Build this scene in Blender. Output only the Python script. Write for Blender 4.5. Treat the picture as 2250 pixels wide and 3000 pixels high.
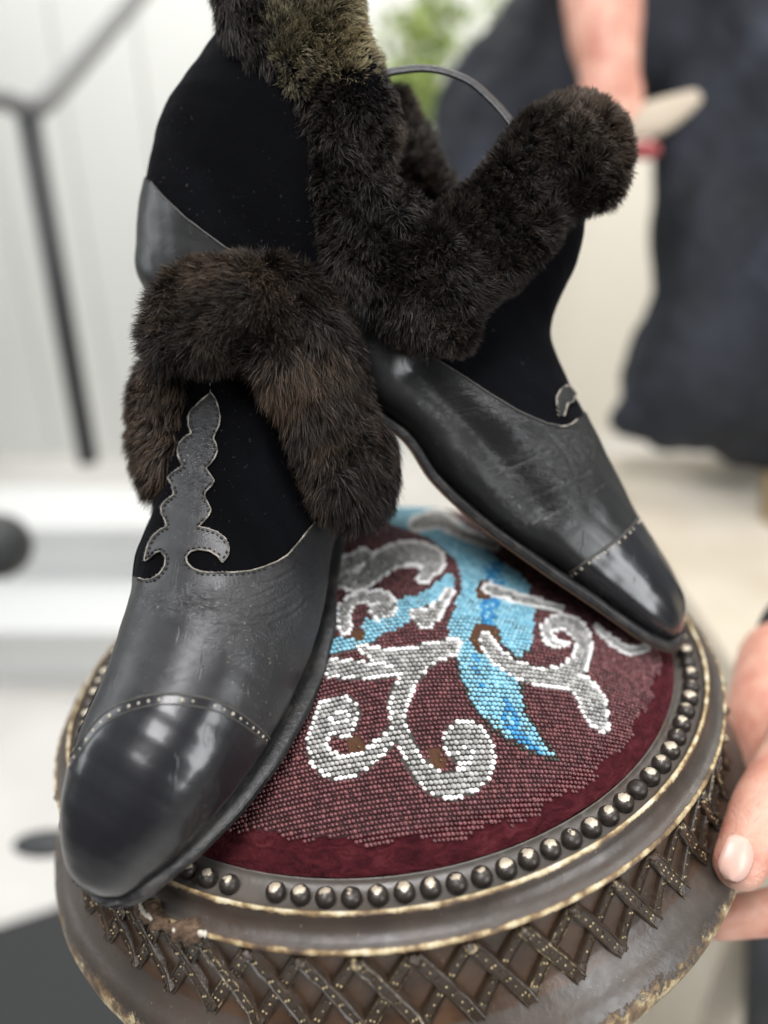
import bpy, math, random
import numpy as np
from mathutils import Vector, Matrix, noise
from mathutils.bvhtree import BVHTree
from mathutils.kdtree import KDTree

rng = np.random.default_rng(7)
random.seed(7)
scene = bpy.context.scene
for o in list(bpy.data.objects):
    bpy.data.objects.remove(o)
COL = scene.collection

# ------------------------------------------------------------------ camera, light, exposure
F = 2200.0                        # focal length in pixels of the 2250 x 3000 photograph
PITCH = math.radians(26)
CAMPOS = np.array([0.0, 0.0, 1.30])
RIGHT = np.array([1.0, 0, 0])
UP = np.array([0, math.sin(PITCH), math.cos(PITCH)])
BACK = np.array([0, -math.cos(PITCH), math.sin(PITCH)])
M3 = np.array([RIGHT, UP, BACK])          # rows: camera axes in the world

cam_data = bpy.data.cameras.new('camera')
cam = bpy.data.objects.new('camera', cam_data)
COL.objects.link(cam)
cam.location = CAMPOS
cam.rotation_euler = (math.pi / 2 - PITCH, 0, 0)
cam_data.sensor_fit = 'VERTICAL'
cam_data.sensor_height = 36
cam_data.lens = F / 3000 * 36
cam_data.clip_start = 0.02
cam_data.clip_end = 60
cam_data.dof.use_dof = True
cam_data.dof.focus_distance = 0.240
cam_data.dof.aperture_fstop = 3.3
scene.camera = cam

world = bpy.data.worlds.new('World')
scene.world = world
world.use_nodes = True
wn = world.node_tree.nodes
wl = world.node_tree.links
bg = wn['Background']
bg.inputs['Color'].default_value = (0.93, 0.97, 1.0, 1)
bg.inputs['Strength'].default_value = 1.0
_tc = wn.new('ShaderNodeTexCoord')
_dot = wn.new('ShaderNodeVectorMath'); _dot.operation = 'DOT_PRODUCT'
_dot.inputs[1].default_value = (0.0, .45, .80)
_mr = wn.new('ShaderNodeMapRange'); _mr.interpolation_type = 'SMOOTHSTEP'
_mr.inputs['From Min'].default_value = -.55; _mr.inputs['From Max'].default_value = .65
_mr.inputs['To Min'].default_value = .055; _mr.inputs['To Max'].default_value = .33
wl.new(_tc.outputs['Generated'], _dot.inputs[0])
wl.new(_dot.outputs['Value'], _mr.inputs['Value'])
wl.new(_mr.outputs['Result'], bg.inputs['Strength'])

def area(name, loc, target, size, power, col, sy=None):
    d = bpy.data.lights.new(name, 'AREA')
    d.energy = power
    d.color = col
    d.shape = 'RECTANGLE'
    d.size = size
    d.size_y = sy or size
    o = bpy.data.objects.new(name, d)
    COL.objects.link(o)
    o.location = loc
    o.rotation_euler = (Vector(target) - Vector(loc)).to_track_quat('-Z', 'Y').to_euler()
    return o

area('window_light', (1.15, -0.75, 1.42), (-0.03, 0.20, 1.12), 0.50, 17, (0.96, 0.98, 1.0), 1.1)
area('overhead_light', (-0.25, -0.25, 2.5), (-0.03, 0.30, 1.10), 0.6, 27, (0.99, 0.98, 1.0), 0.9)
area('ceiling_light', (0.95, 0.7, 2.5), (0.05, 0.35, 1.1), 0.6, 10, (1.0, 0.97, 0.93), 1.0)
area('side_window_light', (-1.5, 0.5, 1.75), (-0.03, 0.30, 1.10), 0.5, 7, (0.93, 0.97, 1.0), 1.2)
area('back_room_light', (-0.6, 2.2, 3.0), (-0.5, 3.2, 0.5), 2.6, 58, (1.0, 0.99, 0.97), 2.0)
area('warm_wall_fill', (1.4, 1.9, 2.6), (1.3, 3.4, 1.0), 1.2, 34, (1.0, .95, .86), 1.2)  # added warm fill to brighten the cream wall, not a lamp of the room
scene.view_settings.view_transform = 'Standard'
scene.view_settings.look = 'None'
scene.view_settings.exposure = 0.0
scene.view_settings.gamma = 1.0
scene.view_settings.use_curve_mapping = False
scene.cycles.max_bounces = 6
scene.cycles.use_denoising = True

# ------------------------------------------------------------------ helpers
VS = 2250 / 1659.0                # the units I measured the photograph in

def V(x, y, d):
    """point in camera space: measured photo position and real distance along the view axis"""
    return np.array([(x * VS - 1125) / F * d, -(y * VS - 1500) / F * d, -d])

def W(p):
    p = np.asarray(p, float)
    return CAMPOS + p @ M3

def PX(p):
    """camera space -> measured photo units"""
    p = np.atleast_2d(p)
    return np.c_[(1125 + F * p[:, 0] / -p[:, 2]) / VS, (1500 - F * p[:, 1] / -p[:, 2]) / VS]

def nrm(a):
    a = np.asarray(a, float)
    return a / (np.linalg.norm(a, axis=-1, keepdims=True) + 1e-12)

def spline(P, n, closed=False):
    P = np.asarray(P, float)
    k = len(P)
    if closed:
        t = np.linspace(0, k, n, endpoint=False)
    else:
        t = np.linspace(0, k - 1, n)
    i = np.floor(t).astype(int)
    if not closed:
        i = np.minimum(i, k - 2)
    u = (t - i)[:, None]
    g = (lambda j: P[j % k]) if closed else (lambda j: P[np.clip(j, 0, k - 1)])
    a, b, c, d = g(i - 1), g(i), g(i + 1), g(i + 2)
    return 0.5 * (2 * b + (c - a) * u + (2 * a - 5 * b + 4 * c - d) * u ** 2 + (3 * b - a - 3 * c + d) * u ** 3)

def tag(o, label=None, cat=None, group=None, kind=None):
    if label: o['label'] = label
    if cat: o['category'] = cat
    if group: o['group'] = group
    if kind: o['kind'] = kind
    return o

ORIGIN = {}
def empty(name, loc_cam, label, cat, group=None, rot=None):
    o = bpy.data.objects.new(name, None)
    COL.objects.link(o)
    o.empty_display_size = 0.02
    w = W(loc_cam)
    if rot is None:
        o.location = w
    else:
        o.matrix_world = Matrix.Translation(Vector(w)) @ rot.to_4x4()
    ORIGIN[o.name] = w
    return tag(o, label, cat, group)

def mesh_obj(name, verts, faces, mats, parent=None, smooth=True, space='cam', matidx=None, attrs=None, fi=None):
    """verts in camera space ('cam'), world space ('world') or already local ('local').
    faces: list, or an (n,3)/(n,4) integer array."""
    v = np.asarray(verts, float)
    if space == 'cam':
        v = W(v)
    if space == 'local' and parent is not None and parent.name == 'footstool':
        a_ = np.degrees(np.arctan2(v[:, 1], v[:, 0])) % 360
        r_ = np.hypot(v[:, 0], v[:, 1])
        k_ = 1 - .042 * np.exp(-((a_ - 172) / 38) ** 2) * np.clip(r_ / R, 0, 1)
        v = v * np.c_[k_, k_, np.ones(len(v))]
    org = np.zeros(3)
    root = parent
    while root is not None and root.parent is not None:
        root = root.parent
    if space != 'local':
        org = ORIGIN[root.name] if root is not None else v.mean(0)
        v = v - org
    me = bpy.data.meshes.new(name)
    if isinstance(faces, np.ndarray):
        n, k = faces.shape
        me.vertices.add(len(v))
        me.vertices.foreach_set('co', v.astype(np.float32).ravel())
        me.loops.add(n * k)
        me.loops.foreach_set('vertex_index', faces.astype(np.int32).ravel())
        me.polygons.add(n)
        me.polygons.foreach_set('loop_start', (np.arange(n) * k).astype(np.int32))
        me.update(calc_edges=True)
    else:
        me.from_pydata(v.tolist(), [], [list(map(int, f)) for f in faces])
        me.update()
    for m in (mats if isinstance(mats, (list, tuple)) else [mats]):
        me.materials.append(m)
    np_ = len(me.polygons)
    if matidx is not None:
        me.polygons.foreach_set('material_index', np.asarray(matidx, np.int32))
    me.polygons.foreach_set('use_smooth', np.full(np_, smooth))
    if attrs:
        for an, av in attrs.items():
            a = me.attributes.new(an, 'FLOAT', 'POINT')
            a.data.foreach_set('value', np.asarray(av, np.float32))
    me.validate()
    o = bpy.data.objects.new(name, me)
    COL.objects.link(o)
    if parent is not None:
        o.parent = parent
    elif space != 'local':
        o.location = org
    return o

def grid_faces(n, m, wrap=True):
    i = np.arange(n - 1)[:, None]
    j = np.arange(m if wrap else m - 1)[None, :]
    a = i * m + j
    b = i * m + (j + 1) % m
    return np.stack([a, b, b + m, a + m], -1).reshape(-1, 4)

def tube(path, rad, seg=8, caps=True, flat=1.0, upv=None):
    path = np.asarray(path, float)
    n = len(path)
    rad = np.broadcast_to(np.asarray(rad, float), (n,))
    tan = nrm(np.gradient(path, axis=0))
    ref = np.array([0.0, 0, 1.0]) if upv is None else np.asarray(upv, float)
    a = nrm(np.cross(tan, ref))
    b = nrm(np.cross(a, tan))
    th = np.linspace(0, 2 * np.pi, seg, endpoint=False)
    ring = path[:, None] + rad[:, None, None] * (np.cos(th)[None, :, None] * a[:, None] + flat * np.sin(th)[None, :, None] * b[:, None])
    v = ring.reshape(-1, 3)
    f = grid_faces(n, seg).tolist()
    if caps:
        v = np.vstack([v, path[:1], path[-1:]])
        for j in range(seg):
            f.append([n * seg, (j + 1) % seg, j])
            f.append([n * seg + 1, (n - 1) * seg + j, (n - 1) * seg + (j + 1) % seg])
    return v, f

def join(parts):
    vs, fs, o = [], [], 0
    for v, f in parts:
        vs.append(np.asarray(v))
        fs += [[int(i) + o for i in q] for q in f]
        o += len(v)
    return np.vstack(vs), fs

def box(cx, cy, cz, sx, sy, sz):
    v = np.array([[x, y, z] for x in (-1, 1) for y in (-1, 1) for z in (-1, 1)]) * np.array([sx, sy, sz]) / 2 + np.array([cx, cy, cz])
    f = [[0, 1, 3, 2], [4, 6, 7, 5], [0, 4, 5, 1], [2, 3, 7, 6], [0, 2, 6, 4], [1, 5, 7, 3]]
    return v, f

def ball(c, r, nu=12, nv=8, sx=1, sy=1, sz=1):
    v, f = [], []
    for i in range(nv + 1):
        ph = math.pi * i / nv
        for j in range(nu):
            t = 2 * math.pi * j / nu
            v.append([c[0] + r * sx * math.sin(ph) * math.cos(t), c[1] + r * sy * math.sin(ph) * math.sin(t), c[2] + r * sz * math.cos(ph)])
    for i in range(nv):
        for j in range(nu):
            f.append([i * nu + j, i * nu + nu + j, i * nu + nu + (j + 1) % nu, i * nu + (j + 1) % nu])
    return np.array(v), f

def in_poly(pts, poly):
    x, y = pts[:, 0], pts[:, 1]
    poly = np.asarray(poly, float)
    inside = np.zeros(len(pts), bool)
    j = len(poly) - 1
    for i in range(len(poly)):
        xi, yi = poly[i]
        xj, yj = poly[j]
        c = ((yi > y) != (yj > y)) & (x < (xj - xi) * (y - yi) / (yj - yi + 1e-12) + xi)
        inside ^= c
        j = i
    return inside

def seg_dist(pts, poly, closed=True):
    poly = np.asarray(poly, float)
    n = len(poly)
    d = np.full(len(pts), 1e9)
    for i in range(n if closed else n - 1):
        a, b = poly[i], poly[(i + 1) % n]
        ab = b - a
        t = np.clip(((pts - a) @ ab) / (ab @ ab + 1e-12), 0, 1)
        d = np.minimum(d, np.linalg.norm(pts - a - t[:, None] * ab, axis=1))
    return d

def lump(p, s, seed=0.0):
    """cheap smooth numpy noise in about -1..1"""
    p = np.asarray(p) * s + seed
    x, y, z = p[:, 0], p[:, 1], p[:, 2]
    return (np.sin(x * 1.3 + 1.7 * np.sin(y * 1.1 + seed)) * np.cos(z * 1.2 + 1.3 * np.sin(x * .9)) * .5
            + np.sin(y * 2.3 + 1.2 * np.sin(z * 2.1 + 2 * seed)) * np.sin(x * 2.7 - z * 1.9) * .35
            + np.sin(x * 5.1 + y * 4.3) * np.cos(z * 4.7 - y * 3.9) * .2)

# ------------------------------------------------------------------ materials
class Mat:
    def __init__(self, name, col=(.5, .5, .5), rough=.5, **kw):
        self.m = bpy.data.materials.new(name)
        self.m.use_nodes = True
        self.nt = self.m.node_tree
        self.b = self.nt.nodes['Principled BSDF']
        self.set('Base Color', (*col, 1))
        self.set('Roughness', rough)
        for k, v in kw.items():
            self.set(k.replace('_', ' '), v)
        self.co = self.nt.nodes.new('ShaderNodeTexCoord').outputs['Object']
    def set(self, k, v):
        self.b.inputs[k].default_value = v
    def link(self, a, b):
        self.nt.links.new(a, b)
    def N(self, t, **kw):
        n = self.nt.nodes.new(t)
        for k, v in kw.items():
            if hasattr(n, k) and k not in n.inputs:
                setattr(n, k, v)
            else:
                n.inputs[k].default_value = v
        return n
    def noise(self, scale, detail=3, rough=.55, vec=None, dist=0.0):
        n = self.N('ShaderNodeTexNoise')
        n.inputs['Scale'].default_value = scale
        n.inputs['Detail'].default_value = detail
        n.inputs['Roughness'].default_value = rough
        n.inputs['Distortion'].default_value = dist
        self.link(vec or self.co, n.inputs['Vector'])
        return n.outputs['Fac']
    def scaled(self, s, rot=(0, 0, 0)):
        n = self.N('ShaderNodeMapping')
        n.inputs['Scale'].default_value = s
        n.inputs['Rotation'].default_value = rot
        self.link(self.co, n.inputs['Vector'])
        return n.outputs['Vector']
    def ramp(self, fac, stops):
        n = self.N('ShaderNodeValToRGB')
        cr = n.color_ramp
        while len(cr.elements) > len(stops):
            cr.elements.remove(cr.elements[-1])
        while len(cr.elements) < len(stops):
            cr.elements.new(.5)
        for e, (p, c) in zip(cr.elements, stops):
            e.position = p
            e.color = (c, c, c, 1) if not isinstance(c, (tuple, list)) else (*c, 1)
        self.link(fac, n.inputs['Fac'])
        return n.outputs['Color']
    def mix(self, fac, a, b, mode='MIX'):
        n = self.N('ShaderNodeMix', data_type='RGBA', blend_type=mode)
        for sock, v in ((n.inputs[0], fac), (n.inputs[6], a), (n.inputs[7], b)):
            if hasattr(v, 'is_linked'):
                self.link(v, sock)
            elif isinstance(v, (tuple, list)):
                sock.default_value = (*v, 1)
            elif sock.type == 'RGBA':
                sock.default_value = (v, v, v, 1)
            else:
                sock.default_value = v
        return n.outputs[2]
    def math(self, op, a, b=0.0):
        n = self.N('ShaderNodeMath', operation=op)
        for sock, v in ((n.inputs[0], a), (n.inputs[1], b)):
            if hasattr(v, 'is_linked'):
                self.link(v, sock)
            else:
                sock.default_value = v
        return n.outputs[0]
    def attr(self, name):
        return self.N('ShaderNodeAttribute', attribute_name=name).outputs['Fac']
    def bump(self, h, strength=.3, dist=.001, prev=None):
        n = self.N('ShaderNodeBump')
        n.inputs['Strength'].default_value = strength
        n.inputs['Distance'].default_value = dist
        self.link(h, n.inputs['Height'])
        if prev is not None:
            self.link(prev, n.inputs['Normal'])
        self.link(n.outputs['Normal'], self.b.inputs['Normal'])
        return n.outputs['Normal']
    def color(self, s):
        self.link(s, self.b.inputs['Base Color'])
    def roughness(self, s):
        self.link(s, self.b.inputs['Roughness'])

def leather(name, base, rough, grain=1.0, dust=.5, crease=.5, coat=0.0):
    m = Mat(name, base, rough)
    m.set('Specular IOR Level', .5)
    n1 = m.noise(60, 4)
    spk = m.ramp(m.noise(900, 2), [(.66, 0.0), (.74, 1.0)])
    patch = m.ramp(m.noise(45, 4), [(.42, 0.0), (.70, 1.0)])
    d = m.math('MULTIPLY', spk, m.math('MULTIPLY', patch, dust))
    c = m.mix(n1, tuple(x * .75 for x in base), tuple(x * 1.35 for x in base))
    c = m.mix(m.math('MULTIPLY', patch, dust * .05), c, (.20, .19, .18))
    c = m.mix(d, c, (.30, .27, .23))
    m.color(c)
    m.roughness(m.ramp(m.noise(35, 4), [(.3, rough * .8), (.75, min(1, rough * 1.3))]))
    nb = m.bump(m.noise(1800, 3), .16 * grain, .0003)
    cv = m.scaled((1, 1, 1), (0.3, 0.5, 0.2))
    w = m.noise(150, 6, .65, vec=m.scaled((.4, 1.3, 1.5), (.2, -.3, .5)), dist=.8)
    nb = m.bump(m.ramp(w, [(.3, 0.0), (.45, .8), (.7, 1.0)]), crease, .0006, nb)
    wr_ = m.noise(260, 5, .7, vec=m.scaled((1.3, .45, 1.3), (.5, -.2, .9)), dist=.9)
    wr2 = m.noise(120, 3, .6, vec=m.scaled((.5, 1.5, 1.5), (.1, .3, -.5)), dist=1.2)
    hh_ = m.math('MULTIPLY', m.math('ADD', m.ramp(wr_, [(.42, 1.0), (.5, .0), (.58, 1.0)]), m.math('MULTIPLY', m.ramp(wr2, [(.44, 1.0), (.5, 0.0), (.56, 1.0)]), 1.5)), m.attr('flex'))
    nb = m.bump(hh_, .36, .0006, nb)
    sc1 = m.ramp(m.noise(420, 2, .5, vec=m.scaled((1, .08, .3), (.4, .6, .2))), [(.66, 0.0), (.72, 1.0)])
    nb = m.bump(sc1, .25, .0003, nb)
    if coat:
        m.set('Coat Weight', coat)
        m.set('Coat Roughness', .12)
    return m.m

LEATHER = leather('black calf leather', (.017, .017, .018), .37, 1.2, .9, .16)
TOELEATHER = leather('polished toe leather', (.012, .012, .014), .27, .25, .06, .05, .35)
LEATHER2 = leather('worn black leather', (.016, .016, .016), .33, .8, .20, .10)

def velvet(name, base, sheen, tint, lint=.5):
    m = Mat(name, base, .95)
    m.set('Specular IOR Level', .05)
    m.set('Sheen Weight', sheen)
    m.set('Sheen Roughness', .35)
    m.set('Sheen Tint', (*tint, 1))
    spk = m.ramp(m.noise(700, 2, .5, m.scaled((1, .35, 1), (0, 0, .7))), [(.675, 0.0), (.75, 1.0)])
    pat = m.ramp(m.noise(30, 3), [(.42, 0.0), (.65, 1.0)])
    nap = m.ramp(m.noise(16, 4, .6, dist=.6), [(.4, 0.0), (.7, 1.0)])
    cb = m.mix(nap, base, tuple(x * 2.6 for x in base))
    m.color(m.mix(m.math('MULTIPLY', m.math('MULTIPLY', spk, pat), lint), cb, (.045, .045, .05)))
    m.bump(m.noise(1100, 3), .5, .0005)
    return m.m
VELVET = velvet('black velvet', (.0018, .0019, .0024), .14, (.26, .27, .32), .9)
TRIM = Mat('pale raw leather edge', (.30, .27, .22), .7)
TRIM.bump(TRIM.noise(1500, 2), .6, .0004)
TRIM.color(TRIM.ramp(TRIM.noise(260, 3), [(.38, (.05, .045, .04)), (.52, (.20, .18, .15)), (.75, (.40, .36, .30))]))
TRIM = TRIM.m
TRIMDARK = Mat('dark leather edge', (.055, .052, .046), .55).m
STITCH = Mat('stitch thread', (.42, .38, .30), .8).m
STITCHDARK = Mat('dark stitch thread', (.008, .008, .008), .6).m
SOLE = Mat('black sole edge', (.018, .018, .018), .42)
SOLE.bump(SOLE.noise(500, 3), .5, .0006)
SOLE.color(SOLE.ramp(SOLE.noise(140, 4), [(.45, (.014, .014, .015)), (.7, (.05, .045, .04))]))
SOLE = SOLE.m
HEELM = Mat('brown stacked leather', (.05, .022, .010), .5)
HEELM = HEELM.m

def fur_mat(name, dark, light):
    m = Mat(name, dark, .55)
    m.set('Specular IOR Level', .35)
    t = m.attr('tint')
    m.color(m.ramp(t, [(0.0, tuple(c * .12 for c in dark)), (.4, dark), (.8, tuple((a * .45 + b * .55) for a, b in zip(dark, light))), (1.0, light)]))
    m.set('Sheen Weight', .0)
    return m.m
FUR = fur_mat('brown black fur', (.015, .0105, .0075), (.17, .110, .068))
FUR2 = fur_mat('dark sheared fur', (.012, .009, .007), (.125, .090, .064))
SKINBASE = Mat('fur backing', (.006, .005, .004), .9).m
FURGOLD = fur_mat('faded olive fur', (.035, .030, .017), (.36, .30, .17))

# ------------------------------------------------------------------ the stool
R = .13
SC = np.array([-.02054, -.43677, -2.57569]) * R
SN = nrm([-.10728, .91241, .39496])
SX = nrm([.99423, .09845, .04262])
SY = np.cross(SN, SX)
stool_rot = Matrix([list(a) for a in (np.array([SX, SY, SN]) @ M3).T])
stool = empty('footstool', SC, 'round dark footstool with maroon beaded cushion held up under the two boots', 'footstool', rot=stool_rot)

LAC = Mat('aged bronze lacquer', (.03, .024, .020), .38)
LAC.set('Specular IOR Level', .6)
wear = LAC.attr('wear')
n_big = LAC.noise(55, 5, .65)
n_fine = LAC.noise(420, 4, .7)
chip = LAC.ramp(LAC.math('ADD', LAC.math('MULTIPLY', wear, .62), LAC.math('MULTIPLY', LAC.math('ADD', n_big, n_fine), .42)), [(.60, 0.0), (.66, 1.0)])
geo = LAC.N('ShaderNodeNewGeometry')
patch = LAC.ramp(LAC.noise(26, 6, .7), [(.45, 0.0), (.62, .8)])
specks = LAC.ramp(LAC.noise(620, 2), [(.72, 0.0), (.78, .8)])
dustc = LAC.mix(LAC.ramp(LAC.noise(38, 4), [(.3, 0.0), (.7, 1.0)]), (.050, .036, .027), (.018, .011, .007))
dusty = LAC.mix(LAC.attr('grey'), dustc, (.125, .112, .098))
dusty = LAC.mix(LAC.attr('recess'), dusty, LAC.ramp(LAC.noise(48, 4), [(.35, (.030, .016, .009)), (.65, (.085, .044, .022))]))
dusty = LAC.mix(LAC.math('MULTIPLY', patch, .45), dusty, (.085, .052, .034))
dusty = LAC.mix(specks, dusty, (.30, .25, .18))
goldc = LAC.ramp(LAC.math('ADD', LAC.noise(170, 4), LAC.math('MULTIPLY', LAC.math('SUBTRACT', wear, .55), .45)), [(.30, (.075, .045, .026)), (.44, (.22, .14, .06)), (.56, (.52, .42, .24)), (.72, (.74, .68, .54))])

LAC.color(LAC.mix(chip, dusty, goldc))
LAC.roughness(LAC.mix(chip, LAC.ramp(LAC.noise(60, 5, .7), [(.3, .26), (.75, .58)]), .6))
LAC.bump(LAC.math('ADD', LAC.math('MULTIPLY', chip, .6), LAC.math('MULTIPLY', LAC.noise(300, 4), .5)), .45, .0009)
LAC = LAC.m

prof = [(.90, -.09, 0, .3), (.935, -.05, 0, .6), (.945, -.026, .1, 1), (.952, -.020, .2, 1), (.958, -.030, 0, 1), (.975, -.038, .05, 1), (1.01, -.040, .05, 1), (1.026, -.034, .1, .9),
        (1.033, -.021, .30, .3), (1.039, -.016, .68, .0), (1.045, -.020, .42, .0), (1.048, -.030, .1, .1), (1.051, -.044, 0, .15), (1.060, -.058, 0, .22), (1.073, -.067, 0, .25),
        (1.083, -.070, .10, .5), (1.090, -.072, .50, 0), (1.095, -.077, .44, 0), (1.094, -.084, .2, 0), (1.084, -.090, 0, 0), (1.080, -.12, .06, 0), (1.083, -.20, .08, 0),
        (1.092, -.275, .02, 0), (1.102, -.300, 0, .2), (1.118, -.325, 0, .35), (1.138, -.350, 0, .4), (1.158, -.368, .05, .35), (1.172, -.385, .26, .2), (1.182, -.402, .36, .3), (1.188, -.425, .42, .0),
        (1.184, -.452, .42, 0), (1.172, -.478, .38, 0), (1.150, -.500, .3, 0), (1.10, -.515, 0, 0), (.95, -.52, 0, 0), (.5, -.52, 0, 0), (.01, -.52, 0, 0)]
prof = spline(np.array(prof), 150)
NTH = 480
th = np.linspace(0, 2 * np.pi, NTH, endpoint=False)
rv = np.stack([prof[:, 0:1] * np.cos(th), prof[:, 0:1] * np.sin(th), np.repeat(prof[:, 1:2], NTH, 1)], -1)
jit = lump(rv.reshape(-1, 3), 9, 1.3).reshape(len(prof), NTH)
jit2 = lump(rv.reshape(-1, 3), 60, 2.3).reshape(len(prof), NTH)
wr = np.clip(np.repeat(prof[:, 2:3], NTH, 1), 0, 1)
rv[..., 2] += .0018 * jit + .0035 * wr * jit2
rv[..., 0:2] *= (1 + .0012 * jit + .0022 * wr * jit2)[..., None]
mesh_obj('frame', rv.reshape(-1, 3) * R, grid_faces(len(prof), NTH), LAC, stool, space='local',
         attrs={'wear': np.repeat(prof[:, 2], NTH), 'grey': np.clip(np.repeat(prof[:, 3], NTH), 0, 1), 'recess': np.repeat(((prof[:, 1] < -.086) & (prof[:, 1] > -.312) & (prof[:, 0] > 1.0)).astype(float), NTH)})

def pol(r, a, h):
    return np.array([r * np.cos(a), r * np.sin(a), h])

# studs round the cushion: 25 of them measured; constant angular step
A0, DA = None, .05955
def stud_angle_from(px, py):
    d = np.array([(px * 1.0 - 1125) / F, -(py - 1500) / F, -1.])
    t = (SC @ SN) / (d @ SN)
    q = d * t - SC
    return math.atan2(q @ SY, q @ SX)
a_ref = stud_angle_from(1103, 2605)
STUD = Mat('worn bronze stud', (.035, .028, .022), .42)
STUD.set('Metallic', .35)
STUD.set('Specular IOR Level', .7)
sw = STUD.attr('wear')
sch = STUD.ramp(STUD.math('ADD', sw, STUD.math('MULTIPLY', STUD.noise(520, 4, .7), .9)), [(.92, 0.0), (1.05, 1.0)])
STUD.color(STUD.mix(sch, (.040, .032, .026), (.66, .57, .43)))
STUD.bump(STUD.noise(420, 3), .5, .0006)
STUD = STUD.m
for k in range(-50, 52):
    if k == -5 or k in (50, 51):
        continue                                   # one stud has fallen out
    a = a_ref + k * DA
    rr = .0245 * (1 + .06 * math.sin(k * 12.7))
    v, f = ball((0, 0, 0), rr, 16, 10, 1, 1, .85)
    v = np.asarray(v)
    wv = np.clip(v[:, 2] / (rr * .85), 0, 1) ** 3 * (.66 + .20 * math.sin(k * 3.1) + .12 * math.sin(k * 7.7)) + .05
    v = v + lump(v, 90, k)[:, None] * .0012
    c = pol(.994 + .002 * math.sin(k * 5.1), a, -.024)
    mesh_obj('stud', (v + c) * R, np.array(f), STUD, stool, space='local', attrs={'wear': wv})

# lattice of riveted straps
LATM = Mat('lattice bronze', (.030, .022, .016), .4)
LATM.set('Specular IOR Level', .6)
lw = LATM.attr('wear')
lch = LATM.ramp(LATM.math('ADD', lw, LATM.math('MULTIPLY', LATM.noise(330, 4, .7), .95)), [(.92, 0.0), (1.08, 1.0)])
LATM.color(LATM.mix(lch, LATM.mix(LATM.noise(120, 3), (.015, .009, .005), (.066, .042, .025)), (.46, .36, .20)))
LATM.bump(LATM.noise(500, 4), .5, .0008)
LATM = LATM.m
NP = 55
LA = math.radians(-92.7)
hs = np.array([p[1] for p in prof[70:100]])
def wall_r(h):
    m = (prof[:, 1] < -.088) & (prof[:, 1] > -.345)
    i = np.argsort(prof[m, 1])
    return np.interp(h, prof[m, 1][i], prof[m, 0][i])
sv, sf, sw_, off = [], [], [], 0
def add_piece(v, f, w):
    global off
    sv.append(v); sw_.append(w)
    sf.extend([[i + off for i in q] for q in f]); off += len(v)
for k in range(NP):
    for sgn in (1, -1):
        t = np.linspace(0, 1, 9)
        hh = -.104 - .205 * t
        aa = LA + (k + sgn * t) * 2 * np.pi / NP
        lift = .012 if sgn > 0 else .007
        pc = np.array([pol(wall_r(h), a, h) for a, h in zip(aa, hh)])
        tan = nrm(np.gradient(pc, axis=0))
        out = np.array([pol(1, a, 0) for a in aa])
        side = nrm(np.cross(tan, out))
        prow = [(-.0185, -.004), (-.0165, lift + .002), (-.0130, lift + .005), (-.0105, lift + .001), (.0105, lift + .001), (.0130, lift + .005), (.0165, lift + .002), (.0185, -.004)]
        v = np.concatenate([np.stack([pc[i] + side[i] * s + out[i] * o_ for s, o_ in prow]) for i in range(9)])
        v += lump(v, 45, 3)[:, None] * .0022 + lump(v, 160, 5)[:, None] * .0012
        f = grid_faces(9, 8, wrap=False).tolist() + [[0, 1, 2, 3, 4, 5, 6, 7], [71, 70, 69, 68, 67, 66, 65, 64]]
        w = np.tile([.0, .16, .36, .04, .04, .36, .16, .0], 9) + (.12 * math.sin(k * 2.3 + sgn))
        add_piece(v, f, w)
        for q in range(1, 8):                       # rivets
            for s in (-.0045, .0045) if q % 2 else (0.0,):
                c = pc[q] + side[q] * s + out[q] * (lift + .003)
                bv, bf = ball(c, .0030, 6, 4)
                add_piece(np.asarray(bv), bf, np.full(len(bv), .50))
    a = LA + k * 2 * np.pi / NP
    c = pol(wall_r(-.112) + .012, a, -.108)
    bv, bf = ball(c, .0155, 10, 6, 1, 1, .8)
    add_piece(np.asarray(bv) + lump(np.asarray(bv), 80, k)[:, None] * .003, bf, np.full(len(bv), .40))
mesh_obj('lattice_band', np.vstack(sv) * R, sf, LATM, stool, space='local', smooth=False, attrs={'wear': np.concatenate(sw_)})

# splintered patch of bare wood on the rim
WOOD = Mat('splintered wood', (.10, .055, .03), .85)
WOOD.color(WOOD.ramp(WOOD.noise(190, 5, .7, WOOD.scaled((1, 3, 1))), [(.3, (.03, .018, .011)), (.5, (.12, .075, .045)), (.66, (.22, .14, .09)), (.8, (.55, .46, .34))]))
WOOD.bump(WOOD.noise(420, 5, .7), .9, .002)
WOOD = WOOD.m
def unproj_h(x, y, h):
    d = np.array([(x * VS - 1125) / F, -(y * VS - 1500) / F, -1.])
    q0 = SC + SN * h * R
    t = (q0 @ SN) / (d @ SN)
    q = d * t - SC
    return q @ SX / R, q @ SY / R
pc = []
for x, y in [(305, 1950), (330, 1975), (360, 1995), (395, 2010), (430, 2018)]:
    lx, ly = unproj_h(x, y, -.07)
    pc.append([lx, ly, -.072])
pc = spline(pc, 40)
v, f = tube(pc, .020 + .007 * np.sin(np.linspace(0, 9, 40)), 14, flat=.8)
v = np.asarray(v) + lump(np.asarray(v), 60, 1.)[:, None] * .008 + lump(np.asarray(v), 190, 4.)[:, None] * .004
mesh_obj('bare_wood_chip', v * R, f, WOOD, stool, space='local', smooth=False)
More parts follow.
